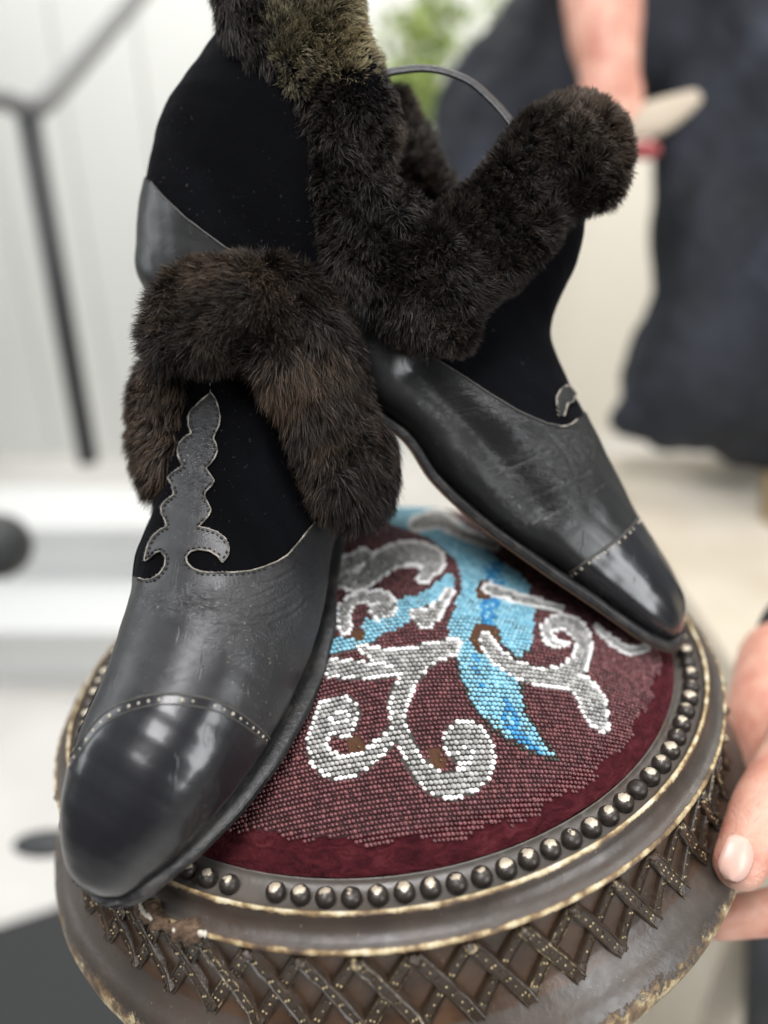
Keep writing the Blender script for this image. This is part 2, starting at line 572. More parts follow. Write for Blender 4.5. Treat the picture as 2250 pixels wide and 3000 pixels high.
# pale plaster filling along the chip
PLAS = Mat('pale gesso', (.62, .57, .47), .85).m
v, f = tube(spline([np.array([*unproj_h(x, y, -.052), -.055]) for x, y in [(318, 1935), (303, 1948), (305, 1965), (325, 1985)]], 30), .0050, 8)
v1 = np.asarray(v) + lump(np.asarray(v), 200, 4.)[:, None] * .003
v2, f2 = tube(spline([np.array([*unproj_h(x, y, -.066), -.064]) for x, y in [(375, 2010), (400, 2018), (425, 2016), (445, 2022)]], 30), .0055, 8)
v2 = np.asarray(v2) + lump(np.asarray(v2), 200, 5.)[:, None] * .004
v, f = join([(v1, f), (v2, f2)])
mesh_obj('gesso_edge', v * R, f, PLAS, stool, space='local')

# cushion
DH, DE, DR = .40, 2.0, .95
def dome_h(r):
    return DH * (1 - np.clip(r / DR, 0, 1) ** DE) - .022
rr = np.linspace(.0005, 1, 130)
rr = np.sin(rr * np.pi / 2) * DR
cv = []
for i, r in enumerate(rr):
    h = dome_h(r)
    cv.append(np.stack([r * np.cos(th), r * np.sin(th), np.full(NTH, h)], -1))
cv = np.stack(cv)
edge = np.clip((cv[..., 0] ** 2 + cv[..., 1] ** 2) ** .5 / DR, 0, 1)
pp = cv.reshape(-1, 3)
cv[..., 2] += (.008 * (1 - ((edge - .985) / .022) ** 2).clip(0, 1)) + .0045 * lump(pp, 12, .7).reshape(edge.shape) * np.clip((edge - .965) / .03, 0, 1)
VEL = Mat('maroon velvet', (.060, .006, .011), .9)
VEL.set('Specular IOR Level', .1)
VEL.set('Sheen Weight', .22)
VEL.set('Sheen Roughness', .35)
VEL.set('Sheen Tint', (.9, .35, .42, 1))
wv = VEL.noise(160, 4, .6, VEL.scaled((1, 1, 4)), 1.0)
VEL.color(VEL.ramp(wv, [(.3, (.024, .004, .006)), (.55, (.058, .009, .012)), (.8, (.100, .022, .026))]))
VEL.bump(VEL.math('ADD', VEL.noise(900, 3), VEL.noise(120, 4)), .7, .0012)
VEL = VEL.m
mesh_obj('cushion', cv.reshape(-1, 3) * R, grid_faces(len(rr), NTH), VEL, stool, space='local')

# beadwork: every bead is geometry. The design is laid out from where the photograph shows each motif on the cushion.
def mm(x, y):
    return (850 + .663 * x) / VS, (1500 + .663 * y) / VS
MU = .663 / VS
BLUE = [[(390, -60), (400, 20), (470, 70), (590, 110), (700, 190), (745, 250), (755, 330), (725, 420), (700, 500), (705, 560), (730, 640), (760, 740), (810, 850), (880, 940), (960, 1000), (1050, 1050), (1175, 1092), (1100, 1000), (1050, 920), (1020, 830), (1015, 770), (960, 720), (900, 660), (880, 600), (940, 590), (1000, 640), (1050, 610), (1075, 520), (1070, 430), (1040, 400), (1065, 340), (1000, 270), (900, 200), (840, 130), (760, 60), (640, 0), (500, -60)],
        [(120, 640), (330, 600), (400, 550), (510, 500), (530, 430), (460, 430), (380, 470), (330, 480), (300, 540), (250, 560), (120, 550)],
        [(490, 440), (480, 390), (600, 350), (690, 280), (730, 320), (650, 390), (560, 430)],
        [(120, 410), (215, 430), (215, 470), (180, 500), (120, 520)]]
BROWN = [(860, 560, 66), (860, 350, 44), (300, 545, 30), (655, 1110, 34), (640, 1070, 24), (290, 1035, 40), ]
STROKES = [
    [(720, 605, 36), (600, 650, 45), (540, 720, 45), (490, 800, 50), (475, 880, 44), (482, 960, 38), (520, 1040, 42), (560, 1120, 48), (640, 1195, 62), (730, 1205, 66), (815, 1160, 66), (845, 1080, 62), (820, 1000, 62), (765, 975, 60), (725, 1010, 55), (760, 1060, 60)],
    [(470, 965, 35), (410, 1030, 38), (330, 1095, 46), (240, 1130, 58), (165, 1110, 62), (120, 1040, 50), (140, 970, 55), (185, 895, 75), (240, 890, 72), (235, 960, 48)],
    [(720, 590, 35), (600, 615, 35), (500, 640, 45), (400, 640, 40), (305, 600, 20)],
    [(560, 680, 40), (430, 705, 34), (300, 700, 44), (180, 690, 50)],
    [(858, 565, 34), (920, 645, 40), (1000, 700, 42), (1100, 730, 48), (1200, 730, 55), (1265, 680, 50), (1295, 600, 44), (1265, 520, 44), (1190, 490, 44), (1130, 520, 32), (1150, 575, 26), (1210, 585, 20)],
    [(1200, 745, 50), (1280, 770, 50), (1330, 840, 64), (1355, 910, 52), (1380, 955, 26)],
    [(1350, 510, 16), (1420, 575, 22), (1500, 615, 24), (1570, 600, 22)],
    [(875, 340, 30), (960, 370, 28), (1060, 400, 26), (1190, 430, 22)],
    [(700, 360, 28), (660, 420, 32), (600, 475, 50), (560, 455, 35)],
    [(245, 520, 34), (240, 440, 36), (300, 385, 34), (400, 385, 40), (440, 425, 40), (390, 440, 48)],
    [(215, 300, 45), (300, 310, 50), (380, 250, 60), (460, 200, 60), (560, 190, 60), (640, 220, 50), (590, 290, 35)],
    [(120, 240, 45), (230, 240, 45), (330, 200, 40)],
    [(560, 60, 40), (660, 40, 45), (760, 100, 30), (900, 150, 30)],
]
def classify(p):
    """p: cushion points in the stool's own x, y. returns 0 maroon 1 grey 2 white 3 light blue 4 deep blue 5 brown 6 black"""
    z = dome_h(np.hypot(p[:, 0], p[:, 1]))
    q = SC + R * (p[:, :1] * SX + p[:, 1:2] * SY + z[:, None] * SN)
    m = (PX(q) * VS - np.array([850, 1500])) / .663
    c = np.zeros(len(p), int)
    inb = np.zeros(len(p), bool)
    edge = np.full(len(p), 1e9)
    for b in BLUE:
        bb = spline(b, len(b) * 4, True)
        i = in_poly(m, bb)
        inb |= i
        edge = np.minimum(edge, seg_dist(m, bb))
    wob = lump(np.c_[p * 10, p[:, :1] * 0], 1.2, 3.)
    streak = np.abs((m[:, 0] - np.interp(m[:, 1], [380, 560, 700, 850, 1000, 1080], [900, 840, 850, 930, 1010, 1120]))) < np.interp(m[:, 1], [380, 600, 800, 1000, 1090], [40, 30, 50, 34, 8])
    c[inb] = 3
    c[inb & streak & (wob > -.25) & (rng.random(len(p)) < .75)] = 4
    c[(~inb) & (edge < 13) & (m[:, 1] > 600) & (m[:, 0] > 700)] = 6
    for x, y, r in BROWN:
        d = np.hypot(m[:, 0] - x, m[:, 1] - y)
        c[(d < r)] = 5
    dm = np.full(len(p), 1e9)
    for s in STROKES:
        s = np.array(s, float) * [1, 1, .95]
        s = spline(s, len(s) * 5)
        for k in range(len(s) - 1):
            a, b = s[k, :2], s[k + 1, :2]
            ab = b - a
            t = np.clip(((m - a) @ ab) / (ab @ ab + 1e-9), 0, 1)
            dd = np.linalg.norm(m - a - t[:, None] * ab, axis=1) - (s[k, 2] + t * (s[k + 1, 2] - s[k, 2]))
            dm = np.minimum(dm, dd)
    c[dm < 0] = 1
    # white outline beads: one bead wide, measured in real size on the cushion, so scaled by distance
    wpx = 18 * (.215 / -q[:, 2])
    c[(dm < 0) & (dm > -wpx)] = 2
    # small white spiral inside the near scrolls
    for (x, y, r0) in ((775, 1045, 26), (225, 905, 28)):
        dd = np.hypot(m[:, 0] - x, m[:, 1] - y)
        ang = np.arctan2(m[:, 1] - y, m[:, 0] - x)
        c[(np.abs(dd - r0 - 5 * ang) < 8) & (dm < 0)] = 2
    return c, q

def bead_grid(step, rot, stag):
    s = step / R
    n = int(1 / s) + 2
    gx, gy = np.meshgrid(np.arange(-n, n + 1), np.arange(-n, n + 1))
    gx = gx + (gy % 2) * stag
    p = np.stack([gx.ravel() * s, gy.ravel() * s], -1)
    ca, sa = math.cos(rot), math.sin(rot)
    p = p @ np.array([[ca, sa], [-sa, ca]])
    p += .05 * .5 * np.c_[lump(np.c_[p, p[:, :1] * 0], 2.2, 1.), lump(np.c_[p, p[:, :1] * 0], 2.2, 5.)] * .5
    return p
_rt = np.linspace(0, DR, 400)
_st = np.r_[0, np.cumsum(np.hypot(np.diff(_rt), np.diff(dome_h(_rt))))]
def unroll(p):
    """grid distances follow the curved surface of the cushion"""
    s = np.hypot(p[:, 0], p[:, 1])
    r = np.interp(s, _st, _rt, right=2.0)
    return p * (r / np.maximum(s, 1e-6))[:, None]
bead_sets = []
# sheared slightly on the dome so that the spacing follows the surface slope
for kind, step, stag, szx, szy in (('ground', .00146, .28, .00076, .00066), ('motif', .00164, .5, .00092, .00074)):
    p = unroll(bead_grid(step, .07, stag))
    r = np.hypot(p[:, 0], p[:, 1])
    ang = np.arctan2(p[:, 1], p[:, 0])
    lim = .898 + .006 * np.sign(np.sin(ang * 31)) + .010 * np.sin(ang * 5 + 1) + .012 * np.cos(ang)
    p = p[r < lim]
    # rows stay evenly spaced along the slope of the dome
    r = np.hypot(p[:, 0], p[:, 1])
    c, q = classify(p)
    if kind == 'ground':
        keep = (c == 0) | (c == 6) | ((c == 5) & (rng.random(len(c)) < .25))
    else:
        keep = (c >= 1) & (c <= 4)
    bead_sets.append((p[keep], c[keep], szx, szy))
nu, nv = 7, 5
bu, bf = [], []
for i in range(1, nv):
    for j in range(nu):
        ph, t = math.pi * i / nv, 2 * math.pi * j / nu
        bu.append([math.sin(ph) * math.cos(t), math.sin(ph) * math.sin(t), math.cos(ph)])
bu = np.array(bu + [[0, 0, 1], [0, 0, -1]])
for i in range(nv - 2):
    for j in range(nu):
        a, b = i * nu + j, i * nu + (j + 1) % nu
        bf += [[a, a + nu, b], [b, a + nu, b + nu]]
T, Bm = len(bu) - 2, len(bu) - 1
for j in range(nu):
    bf += [[T, j, (j + 1) % nu], [Bm, (nv - 2) * nu + (j + 1) % nu, (nv - 2) * nu + j]]
bf = np.array(bf)
allv, allf, alli, allt, o_ = [], [], [], [], 0
for p, c, szx, szy in bead_sets:
    k = len(p)
    r = np.hypot(p[:, 0], p[:, 1])
    z = dome_h(r)
    sl = 2 * DH * r / DR ** 2
    nn = nrm(np.c_[p / np.maximum(r, 1e-4)[:, None] * sl[:, None], np.ones(k)])
    sc_ = (1 + .12 * rng.standard_normal(k)) * np.where(c == 2, 1.12, 1.0)
    ax = nrm(np.cross(nn, np.c_[rng.normal(.35, .14, k), np.ones(k), np.zeros(k)]))
    ay = np.cross(nn, ax)
    cen = np.c_[p, z] * R + nn * (.00035 + .00012 * rng.standard_normal(k))[:, None]
    vv = cen[:, None, :] + sc_[:, None, None] * (bu[None, :, 0:1] * ax[:, None] * szx + bu[None, :, 1:2] * ay[:, None] * szy + bu[None, :, 2:3] * nn[:, None] * szy)
    allv.append(vv.reshape(-1, 3))
    allf.append((bf[None] + (o_ + np.arange(k) * len(bu))[:, None, None]).reshape(-1, 3))
    alli.append(np.repeat(c, len(bf)))
    allt.append(np.repeat(rng.random(k), len(bu)))
    o_ += k * len(bu)
def bead_mat(name, a, b, rough=.12, **kw):
    m = Mat(name, a, rough, **kw)
    m.color(m.mix(m.attr('tint'), a, b))
    return m.m
BEADM = [bead_mat('maroon glass bead', (.070, .024, .026), (.190, .068, .070), .16),
         bead_mat('clear grey glass bead', (.25, .245, .235), (.50, .49, .46), .08),
         bead_mat('white glass bead', (.80, .79, .76), (.92, .91, .89), .25),
         bead_mat('light blue glass bead', (.19, .47, .60), (.33, .62, .73), .2),
         bead_mat('deep blue glass bead', (.03, .24, .52), (.07, .36, .66), .2),
         bead_mat('bronze glass bead', (.10, .045, .02), (.16, .08, .035), .4),
         bead_mat('black glass bead', (.03, .028, .02), (.07, .065, .05), .2)]
beads = mesh_obj('beadwork', np.vstack(allv), np.vstack(allf), BEADM, stool, space='local', matidx=np.concatenate(alli), attrs={'tint': np.concatenate(allt)})
tag(beads, 'scrolls of white, grey and blue glass beads on a maroon bead ground', kind='stuff')
# cloth under the beads: same maroon, brown where the canvas shows between scrolls
CANV = Mat('bead canvas', (.034, .012, .012), .9).m
CANVB = Mat('brown canvas wool', (.085, .036, .016), .95)
CANVB.bump(CANVB.noise(900, 3), 1, .001)
CANVB = CANVB.m
CANVG = Mat('grey canvas', (.055, .050, .042), .9).m
gs = .0009 / R
gn = int(.91 / gs)
gx, gy = np.meshgrid(np.arange(-gn, gn + 1) * gs, np.arange(-gn, gn + 1) * gs)
gp = np.stack([gx.ravel(), gy.ravel()], -1)
gr = np.hypot(gp[:, 0], gp[:, 1])
gc, _ = classify(gp)
nloc = 2 * gn + 1
gv = np.c_[gp, dome_h(gr) + .0012] * R
fa = grid_faces(nloc, nloc, wrap=False)
fc = gc[fa].max(1)
ok = (gr[fa] < .885).all(1)
mi = np.where(fc[ok] == 5, 1, np.where((fc[ok] >= 1) & (fc[ok] <= 4), 2, 0))
mesh_obj('canvas', gv, fa[ok], [CANV, CANVB, CANVG], stool, space='local', matidx=mi)

# ------------------------------------------------------------------ fur
def sample_surface(v, f, n):
    tri = []
    for q in f:
        tri.append([q[0], q[1], q[2]])
        if len(q) == 4:
            tri.append([q[0], q[2], q[3]])
    tri = np.array(tri)
    a, b, c = v[tri[:, 0]], v[tri[:, 1]], v[tri[:, 2]]
    cr = np.cross(b - a, c - a)
    ar = np.linalg.norm(cr, axis=1)
    vn = np.zeros_like(v)
    for k in range(3):
        np.add.at(vn, tri[:, k], cr)
    vn = nrm(vn)
    i = rng.choice(len(tri), n, p=ar / ar.sum())
    u, w = rng.random(n), rng.random(n)
    s = u + w > 1
    u[s], w[s] = 1 - u[s], 1 - w[s]
    P = a[i] + u[:, None] * (b - a)[i] + w[:, None] * (c - a)[i]
    Nn = nrm(vn[tri[i, 0]] * (1 - u - w)[:, None] + vn[tri[i, 1]] * u[:, None] + vn[tri[i, 2]] * w[:, None])
    return P, Nn

def hair(v, f, n, length, width=.00016, flow=(0, -.35, 0), clump=60, stiff=.8, seed=1, hi=.0, grav=.25, spots=()):
    v = np.asarray(v, float)
    P, Nn = sample_surface(v, f, n)
    nc = max(8, n // clump)
    CP, CN = sample_surface(v, f, nc)
    flow = np.asarray(flow, float)
    def direction(P, Nn, s):
        sw = np.stack([lump(P, 60, s), lump(P, 60, s + 4), lump(P, 60, s + 9)], -1)
        sw2 = np.stack([lump(P, 190, s), lump(P, 190, s + 4), lump(P, 190, s + 9)], -1)
        return Nn * stiff + flow + sw * .75 + sw2 * .35
    D = direction(P, Nn, seed) + rng.normal(0, .16, (n, 3))
    CD = direction(CP, CN, seed) + rng.normal(0, .30, (nc, 3))
    kd = KDTree(nc)
    for i in range(nc):
        kd.insert(CP[i], i)
    kd.balance()
    ci = np.array([kd.find(p)[1] for p in P])
    L = length * (.60 + .5 * rng.random(n)) * (1 + .38 * lump(P, 85, seed + 1.5))
    CL = length * (.8 + .4 * rng.random(nc))
    D, CD = nrm(D), nrm(CD)
    tip = P + D * L[:, None]
    ctip = CP[ci] + CD[ci] * CL[ci][:, None]
    mixf = (.12 + .5 * rng.random(n))[:, None] * (L / L.max())[:, None]
    tip2 = tip * (1 - mixf) + ctip * mixf
    dn = np.array([0, -math.cos(PITCH), -math.sin(PITCH)])
    tip2 = tip2 + dn * (grav * L)[:, None]
    K = 5
    ts = np.linspace(0, 1, K)
    mid = P + Nn * (L * .42)[:, None] * .9 + (tip2 - P) * .22
    pts = np.stack([(1 - t) ** 2 * P + 2 * t * (1 - t) * mid + t * t * tip2 for t in ts], 1)
    pts[:, 1:] += rng.normal(0, 1, (n, K - 1, 3)) * (ts[1:] ** 1.5)[None, :, None] * length * .035
    side = nrm(np.cross(tip2 - P, rng.normal(0, 1, (n, 3))))
    wd = width * (.7 + .6 * rng.random(n))
    wt = np.array([1, 1, .85, .6, .12])
    A = pts + side[:, None] * (wd[:, None] * wt)[:, :, None]
    B_ = pts - side[:, None] * (wd[:, None] * wt)[:, :, None]
    vv = np.stack([A, B_], 2).reshape(-1, 3)
    base = (np.arange(n) * K * 2)[:, None, None]
    q = np.array([[2 * k, 2 * k + 1, 2 * k + 3, 2 * k + 2] for k in range(K - 1)])[None]
    ff = (base + q).reshape(-1, 4)
    ctone = lump(CP, 75, seed + 2) * .5 + .5
    tone = np.clip(.30 + .40 * (ctone[ci] - .5) + rng.normal(0, .13, n) + hi, 0, 1)
    tone = tone + .16 * lump(P, 28, seed + 7) + .08 * lump(P, 11, seed)
    if len(spots):
        pp_ = PX(P)
        for x, y, rx, ry, a in spots:
            tone = tone + a * np.exp(-((pp_[:, 0] - x) / rx) ** 2 - ((pp_[:, 1] - y) / ry) ** 2) * (.6 + .8 * rng.random(n))
    wild = rng.random(n) < .012
    tone[wild] += .45
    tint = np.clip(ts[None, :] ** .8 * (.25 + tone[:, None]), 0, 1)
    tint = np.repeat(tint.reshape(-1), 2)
    return vv, ff, tint

def fur_obj(name, v, f, n, length, mat, parent, label=None, **kw):
    hv, hf, ht = hair(v, f, n, length, **kw)
    base = np.array([[q[0], q[1], q[2], q[3]] if len(q) == 4 else [q[0], q[1], q[2], q[2]] for q in f])
    # roots sit on a solid backing
    nb = len(v)
    V_ = np.vstack([v, hv])
    Fq = [list(map(int, q)) for q in f]
    tri_ok = all(len(q) == 4 for q in f)
    mi = np.concatenate([np.zeros(len(Fq), int), np.ones(len(hf), int)])
    if tri_ok:
        FF = np.vstack([np.array(Fq), hf + nb])
    else:
        FF = Fq + (hf + nb).tolist()
    o = mesh_obj(name, V_, FF, [SKINBASE, mat], parent, matidx=mi, attrs={'tint': np.concatenate([np.zeros(nb), ht])})
    if label: o['label'] = label
    return o

def inflate(poly, dfun, thick, rad, step=7.0, bumps=.35, seed=0.):
    """padded roll whose outline is the polygon (photo units), at its own distance, with real thickness front and back"""
    poly = spline(poly, len(poly) * 5, True)
    poly = poly + 4.5 * np.c_[lump(np.c_[poly, poly[:, :1] * 0], .06, seed), lump(np.c_[poly, poly[:, :1] * 0], .06, seed + 5)]
    x0, y0 = poly.min(0) - step
    x1, y1 = poly.max(0) + step
    xs, ys = np.arange(x0, x1, step), np.arange(y0, y1, step)
    gx, gy = np.meshgrid(xs, ys)
    P = np.stack([gx.ravel(), gy.ravel()], -1)
    ins = in_poly(P, poly)
    D = seg_dist(P, poly)
    m = len(xs)
    cells = grid_faces(len(ys), m, wrap=False)
    ok = ins[cells].all(1)
    cells = cells[ok]
    used = np.unique(cells)
    cnt = np.bincount(cells.ravel(), minlength=len(P))
    rim = cnt < 4
    a = np.clip(D / rad, 0, 1)
    T = thick * np.sqrt(1 - (1 - a) ** 2)
    T = T * (1 + bumps * .6 * lump(np.c_[P, P[:, :1] * 0], .022, seed) + bumps * .75 * lump(np.c_[P, P[:, :1] * 0], .055, seed + 3))
    T[rim] = 0
    d0 = np.array([dfun(x, y) for x, y in P[used]])
    rem = -np.ones(len(P), int)
    rem[used] = np.arange(len(used))
    fr = np.array([V(x, y, d) for (x, y), d in zip(P[used], d0 - T[used])])
    bk = np.array([V(x, y, d) for (x, y), d in zip(P[used], d0 + T[used] * .8)])
    c = rem[cells]
    k = len(used)
    faces = [list(q[::-1]) for q in c] + [list(q + k) for q in c]
    return np.vstack([fr, bk]), faces

# ------------------------------------------------------------------ boots
def loft(F_, B_, w, Ld, v0, p, q, n=300, m=260):
    """F_, B_: front/top and back/bottom points of each section; w half widths; Ld lateral directions"""
    F_, B_, Ld = spline(F_, n), spline(B_, n), nrm(spline(Ld, n))
    w, v0, p, q = [spline(np.array(a, float)[:, None], n)[:, 0] for a in (w, v0, p, q)]
    ph = np.linspace(0, 2 * np.pi, m, endpoint=False)
    c, s = np.cos(ph), np.sin(ph)
    u = np.sign(c)[None] * np.abs(c)[None] ** p[:, None]
    up = s > 0
    vv = np.where(up[None], v0[:, None] + (1 - v0[:, None]) * np.abs(s)[None] ** q[:, None], v0[:, None] * (1 - np.abs(s)[None] ** np.minimum(q, .7)[:, None]))
    pts = B_[:, None] + (F_ - B_)[:, None] * vv[..., None] + Ld[:, None] * (w[:, None] * u)[..., None]
    return pts

def normals_of(v, f):
    a, b, c, d = [v[f[:, k]] for k in range(4)]
    nf = nrm(np.cross(c - a, d - b))
    vn = np.zeros_like(v)
    for k in range(4):
        np.add.at(vn, f[:, k], nf)
    return nrm(vn), nf

FLEX = {}
def sub(v, f, mask, offset, vn):
    """faces of the mask as their own shell, lifted by offset"""
    ff = f[mask]
    used, inv = np.unique(ff, return_inverse=True)
    vv = v[used] + vn[used] * offset
    FLEX['last'] = np.zeros(len(used))
    pp_ = PX(vv)
    for x, y, rx, ry, a in FLEXSPOTS:
        FLEX['last'] = np.maximum(FLEX['last'], a * np.exp(-((pp_[:, 0] - x) / rx) ** 2 - ((pp_[:, 1] - y) / ry) ** 2))
    return vv, inv.reshape(ff.shape)

def drape(path, bvh, off=.0003, fallback=None):
    out, last = [], None
    for x, y in path:
        d = V(x, y, 1.0)
        hit = bvh.ray_cast(Vector((0, 0, 0)), Vector(d).normalized())
        if hit[0] is None:
            out.append(None)
            continue
        nn = np.array(hit[1])
        if nn @ nrm(d) > 0:
            nn = -nn
        out.append(np.array(hit[0]) + nn * off)
    return out

def runs(pts, maxgap=.006):
    cur, res = [], []
    for p in pts:
        if p is None or (cur and np.linalg.norm(p - cur[-1]) > maxgap):
            if len(cur) > 4: res.append(np.array(cur))
            cur = []
        if p is not None:
            cur.append(p)
    if len(cur) > 4: res.append(np.array(cur))
    return res

def dense(poly, step=2.0, smooth=True):
    poly = np.asarray(poly, float)
    out = []
    for a, b in zip(poly[:-1], poly[1:]):
        k = max(1, int(np.linalg.norm(b - a) / step))
        out += [a + (b - a) * i / k for i in range(k)]
    return np.array(out + [poly[-1]])

FLEXSPOTS = [(610, 1330, 120, 75, 1.0), (420, 1300, 110, 30, .5), (430, 1000, 60, 120, .35), (1080, 860, 140, 60, .5), (1160, 1040, 110, 90, .7), (1260, 960, 50, 50, .8)]
# ---- boot in front, toe towards the camera
Tt = np.array([-.0768, -.1100, -.2150])
MB = np.array([-.0493, -.0433, -.2830])
tv = nrm(Tt - MB)
U1 = nrm(SN - (SN @ tv) * tv)
L1 = nrm(np.cross(U1, tv))
if L1[0] < 0: L1 = -L1
def S1(s, h=0.0, l=0.0):
    return Tt - tv * s + U1 * h + L1 * l
boot1 = empty('boot', S1(.10), 'black leather and velvet boot in front, its toe over the stool edge, pale-edged scalloped tongue', 'boot', 'pair of fur trimmed boots')
st = [  # F, B, w, v0, p, q
    (S1(-.0014, .0092, -.003), S1(-.0014, .0088, -.003), .0002, .5, .9, .9),
    (S1(-.001, .012, -.003), S1(-.001, .004, -.003), .0040, .5, .9, .9),
    (S1(.001, .016, -.003), S1(.001, .0, -.003), .0080, .4, .88, .75),
    (S1(.006, .023, -.002), S1(.006, .0, -.002), .0122, .36, .88, .74),
    (S1(.015, .030, -.0005), S1(.015, .0, -.0005), .0176, .34, .88, .76),
    (S1(.030, .037, .0020), S1(.030, .0, .0018), .0230, .34, .87, .80),
    (S1(.050, .043, .0038), S1(.050, .0, .0032), .0272, .32, .86, .84),
    (S1(.065, .048, .0042), S1(.065, .0, .0030), .0295, .30, .86, .88),
    (S1(.080, .0535, .003), S1(.080, .001, .0022), .0310, .30, .88, .91),
    (V(402, 1170, .238), S1(.100, .004), .0332, .32, .90, .92),
    (V(415, 1090, .244), S1(.125, .010), .0315, .38, .92, .95),
    (V(430, 1000, .247), S1(.155, .014), .0305, .42, .95, .95),
    (V(443, 900, .247), S1(.182, .016), .0305, .46, .95, .95),
    (V(453, 800, .245), S1(.190, .040), .0315, .5, 1, 1),
    (V(462, 710, .243), np.array([-.033, .062, -.318]), .0330, .5, 1, 1),
    (V(470, 630, .242), np.array([-.037, .078, -.300]), .0335, .5, 1, 1),
]
pts1 = loft([s[0] for s in st], [s[1] for s in st], [s[2] for s in st], [L1] * len(st), [s[3] for s in st], [s[4] for s in st], [s[5] for s in st], 330, 300)
n1, m1 = pts1.shape[:2]
v1 = pts1.reshape(-1, 3)
f1 = grid_faces(n1, m1)
vn1, fn1 = normals_of(v1, f1)
if (vn1 * (v1 - v1.mean(0))).sum() < 0:
    vn1, fn1, f1 = -vn1, -fn1, f1[:, ::-1]
# soft creases at the flex of the foot
def crease(v, vn, lines, depth, wid):
    P = PX(v)
    d = np.zeros(len(v))
    for ln in lines:
        dd = seg_dist(P, spline(ln, 30), closed=False)
        d -= depth * np.exp(-(dd / wid) ** 2)
        d += depth * .6 * np.exp(-((dd - wid * 2.0) / wid) ** 2)
    return v + vn * d[:, None]
v1 = crease(v1, vn1, [[(400, 1290), (460, 1303), (530, 1296), (590, 1270)], [(440, 1318), (500, 1324), (570, 1310), (640, 1268)], [(520, 1338), (580, 1330), (640, 1300)], [(330, 1300), (380, 1308), (430, 1310)], [(580, 1352), (630, 1325), (672, 1280)], [(560, 1262), (600, 1250), (640, 1225)], [(470, 1350), (520, 1355), (560, 1350)]], .00030, 3.2)
v1 = v1 + vn1 * (lump(v1, 70, 2.) * .0005 + lump(v1, 170, 7.) * .00012)[:, None]
vn1, _ = normals_of(v1, f1)
fc1 = v1[f1].mean(1)
P1 = PX(fc1)
facing = (fn1 * -fc1).sum(1) > 0
def r5(l):
    return [((350 + .3918 * x) / VS, (1100 + .3918 * y) / VS) for x, y in l]
AP_R = r5([(683, 125), (715, 170), (740, 240), (752, 310), (745, 370), (715, 430), (700, 470), (722, 510), (732, 560), (715, 610), (680, 660), (645, 690), (670, 730), (710, 785), (690, 820), (640, 870), (635, 905), (665, 960), (685, 1005), (665, 1050), (630, 1090), (590, 1130), (660, 1145), (730, 1170), (790, 1215), (820, 1280), (815, 1340), (770, 1400), (735, 1350), (670, 1310), (590, 1300), (530, 1315), (497, 1355), (505, 1400), (550, 1445), (620, 1470), (720, 1475), (850, 1472), (980, 1460), (1080, 1430), (1180, 1390), (1260, 1340), (1330, 1260), (1400, 1170), (1470, 1090), (1620, 960)])
AP_L = r5([(60, 1490), (140, 1512), (190, 1530), (245, 1520), (300, 1482), (338, 1425), (345, 1360), (310, 1312), (270, 1322), (230, 1362), (185, 1390), (195, 1330), (215, 1260), (250, 1200), (300, 1155), (352, 1130), (345, 1095), (315, 1030), (310, 985), (340, 940), (408, 890), (392, 820), (360, 765), (400, 725), (478, 675), (442, 610), (432, 560), (450, 500), (490, 460), (538, 430), (515, 370), (515, 300), (540, 260), (600, 195), (683, 125)])
LP = AP_R + r5([(2000, 900), (2000, 6000), (-1500, 6000), (-1500, 1400)]) + AP_L[:-1]
hgt = (fc1 - Tt) @ U1
sl1 = (fc1 - Tt) @ -tv
leath = np.where(facing, in_poly(P1, LP), (hgt < .048 + .0 * sl1) | (sl1 < .08))
capline = [(150, 1640), (205, 1562), (250, 1527), (300, 1508), (350, 1500), (400, 1502), (450, 1510), (500, 1530), (550, 1565), (590, 1605), (622, 1650), (660, 1720)]
capline_d = spline(capline, 120)
scap = (S1(0) * 0)
cap_poly = capline + [(700, 2300), (-200, 2300), (-200, 1700)]
cap = leath & np.where(facing, in_poly(P1, cap_poly), sl1 < .047)
vv, ff = sub(v1, f1, leath & ~cap, .0006, vn1)
upper1 = mesh_obj('vamp', vv, ff, LEATHER, boot1, attrs={'flex': FLEX['last']})
vv, ff = sub(v1, f1, cap, .0009, vn1)
cap1 = mesh_obj('toe_cap', vv, ff, TOELEATHER, boot1)
# opening at the top is left open; velvet shaft
vv, ff = sub(v1, f1, ~leath, 0.0, vn1)
shaft1 = mesh_obj('shaft', vv, ff, VELVET, boot1)
sm = shaft1.modifiers.new('thickness', 'SOLIDIFY')
sm.thickness = .0018
sm.offset = -1
bvh1 = BVHTree.FromPolygons([tuple(p) for p in v1 + vn1 * .0007], [tuple(map(int, q)) for q in f1])

def trim(name, lines, bvh, rad, mat, parent, off=.0003, lab=None, step=1.5):
    parts = []
    for ln in lines:
        for seg in runs(drape(dense(ln, step), bvh, off)):
            if len(seg) > 7:
                k = np.ones(5) / 5
                pad = np.vstack([seg[:1]] * 2 + [seg] + [seg[-1:]] * 2)
                seg = np.stack([np.convolve(pad[:, i], k, 'valid') for i in range(3)], -1)
            rr_ = rad * (1 + .25 * lump(seg, 500, 2.))
            parts.append(tube(seg, rr_, 7))
    if parts:
        v, f = join(parts)
        o = mesh_obj(name, v, f, mat, parent)
        if lab: o['label'] = lab
        return o
def inset(poly, d):
    poly = np.asarray(poly, float)
    t = nrm(np.gradient(poly, axis=0))
    return poly + np.c_[-t[:, 1], t[:, 0]] * d
trim('edge_binding', [AP_R[:-1], AP_L[1:]], bvh1, .00029, TRIM, boot1, off=.0000)
trim('cap_edge', [capline_d], bvh1, .00045, TRIMDARK, boot1, off=.0001)
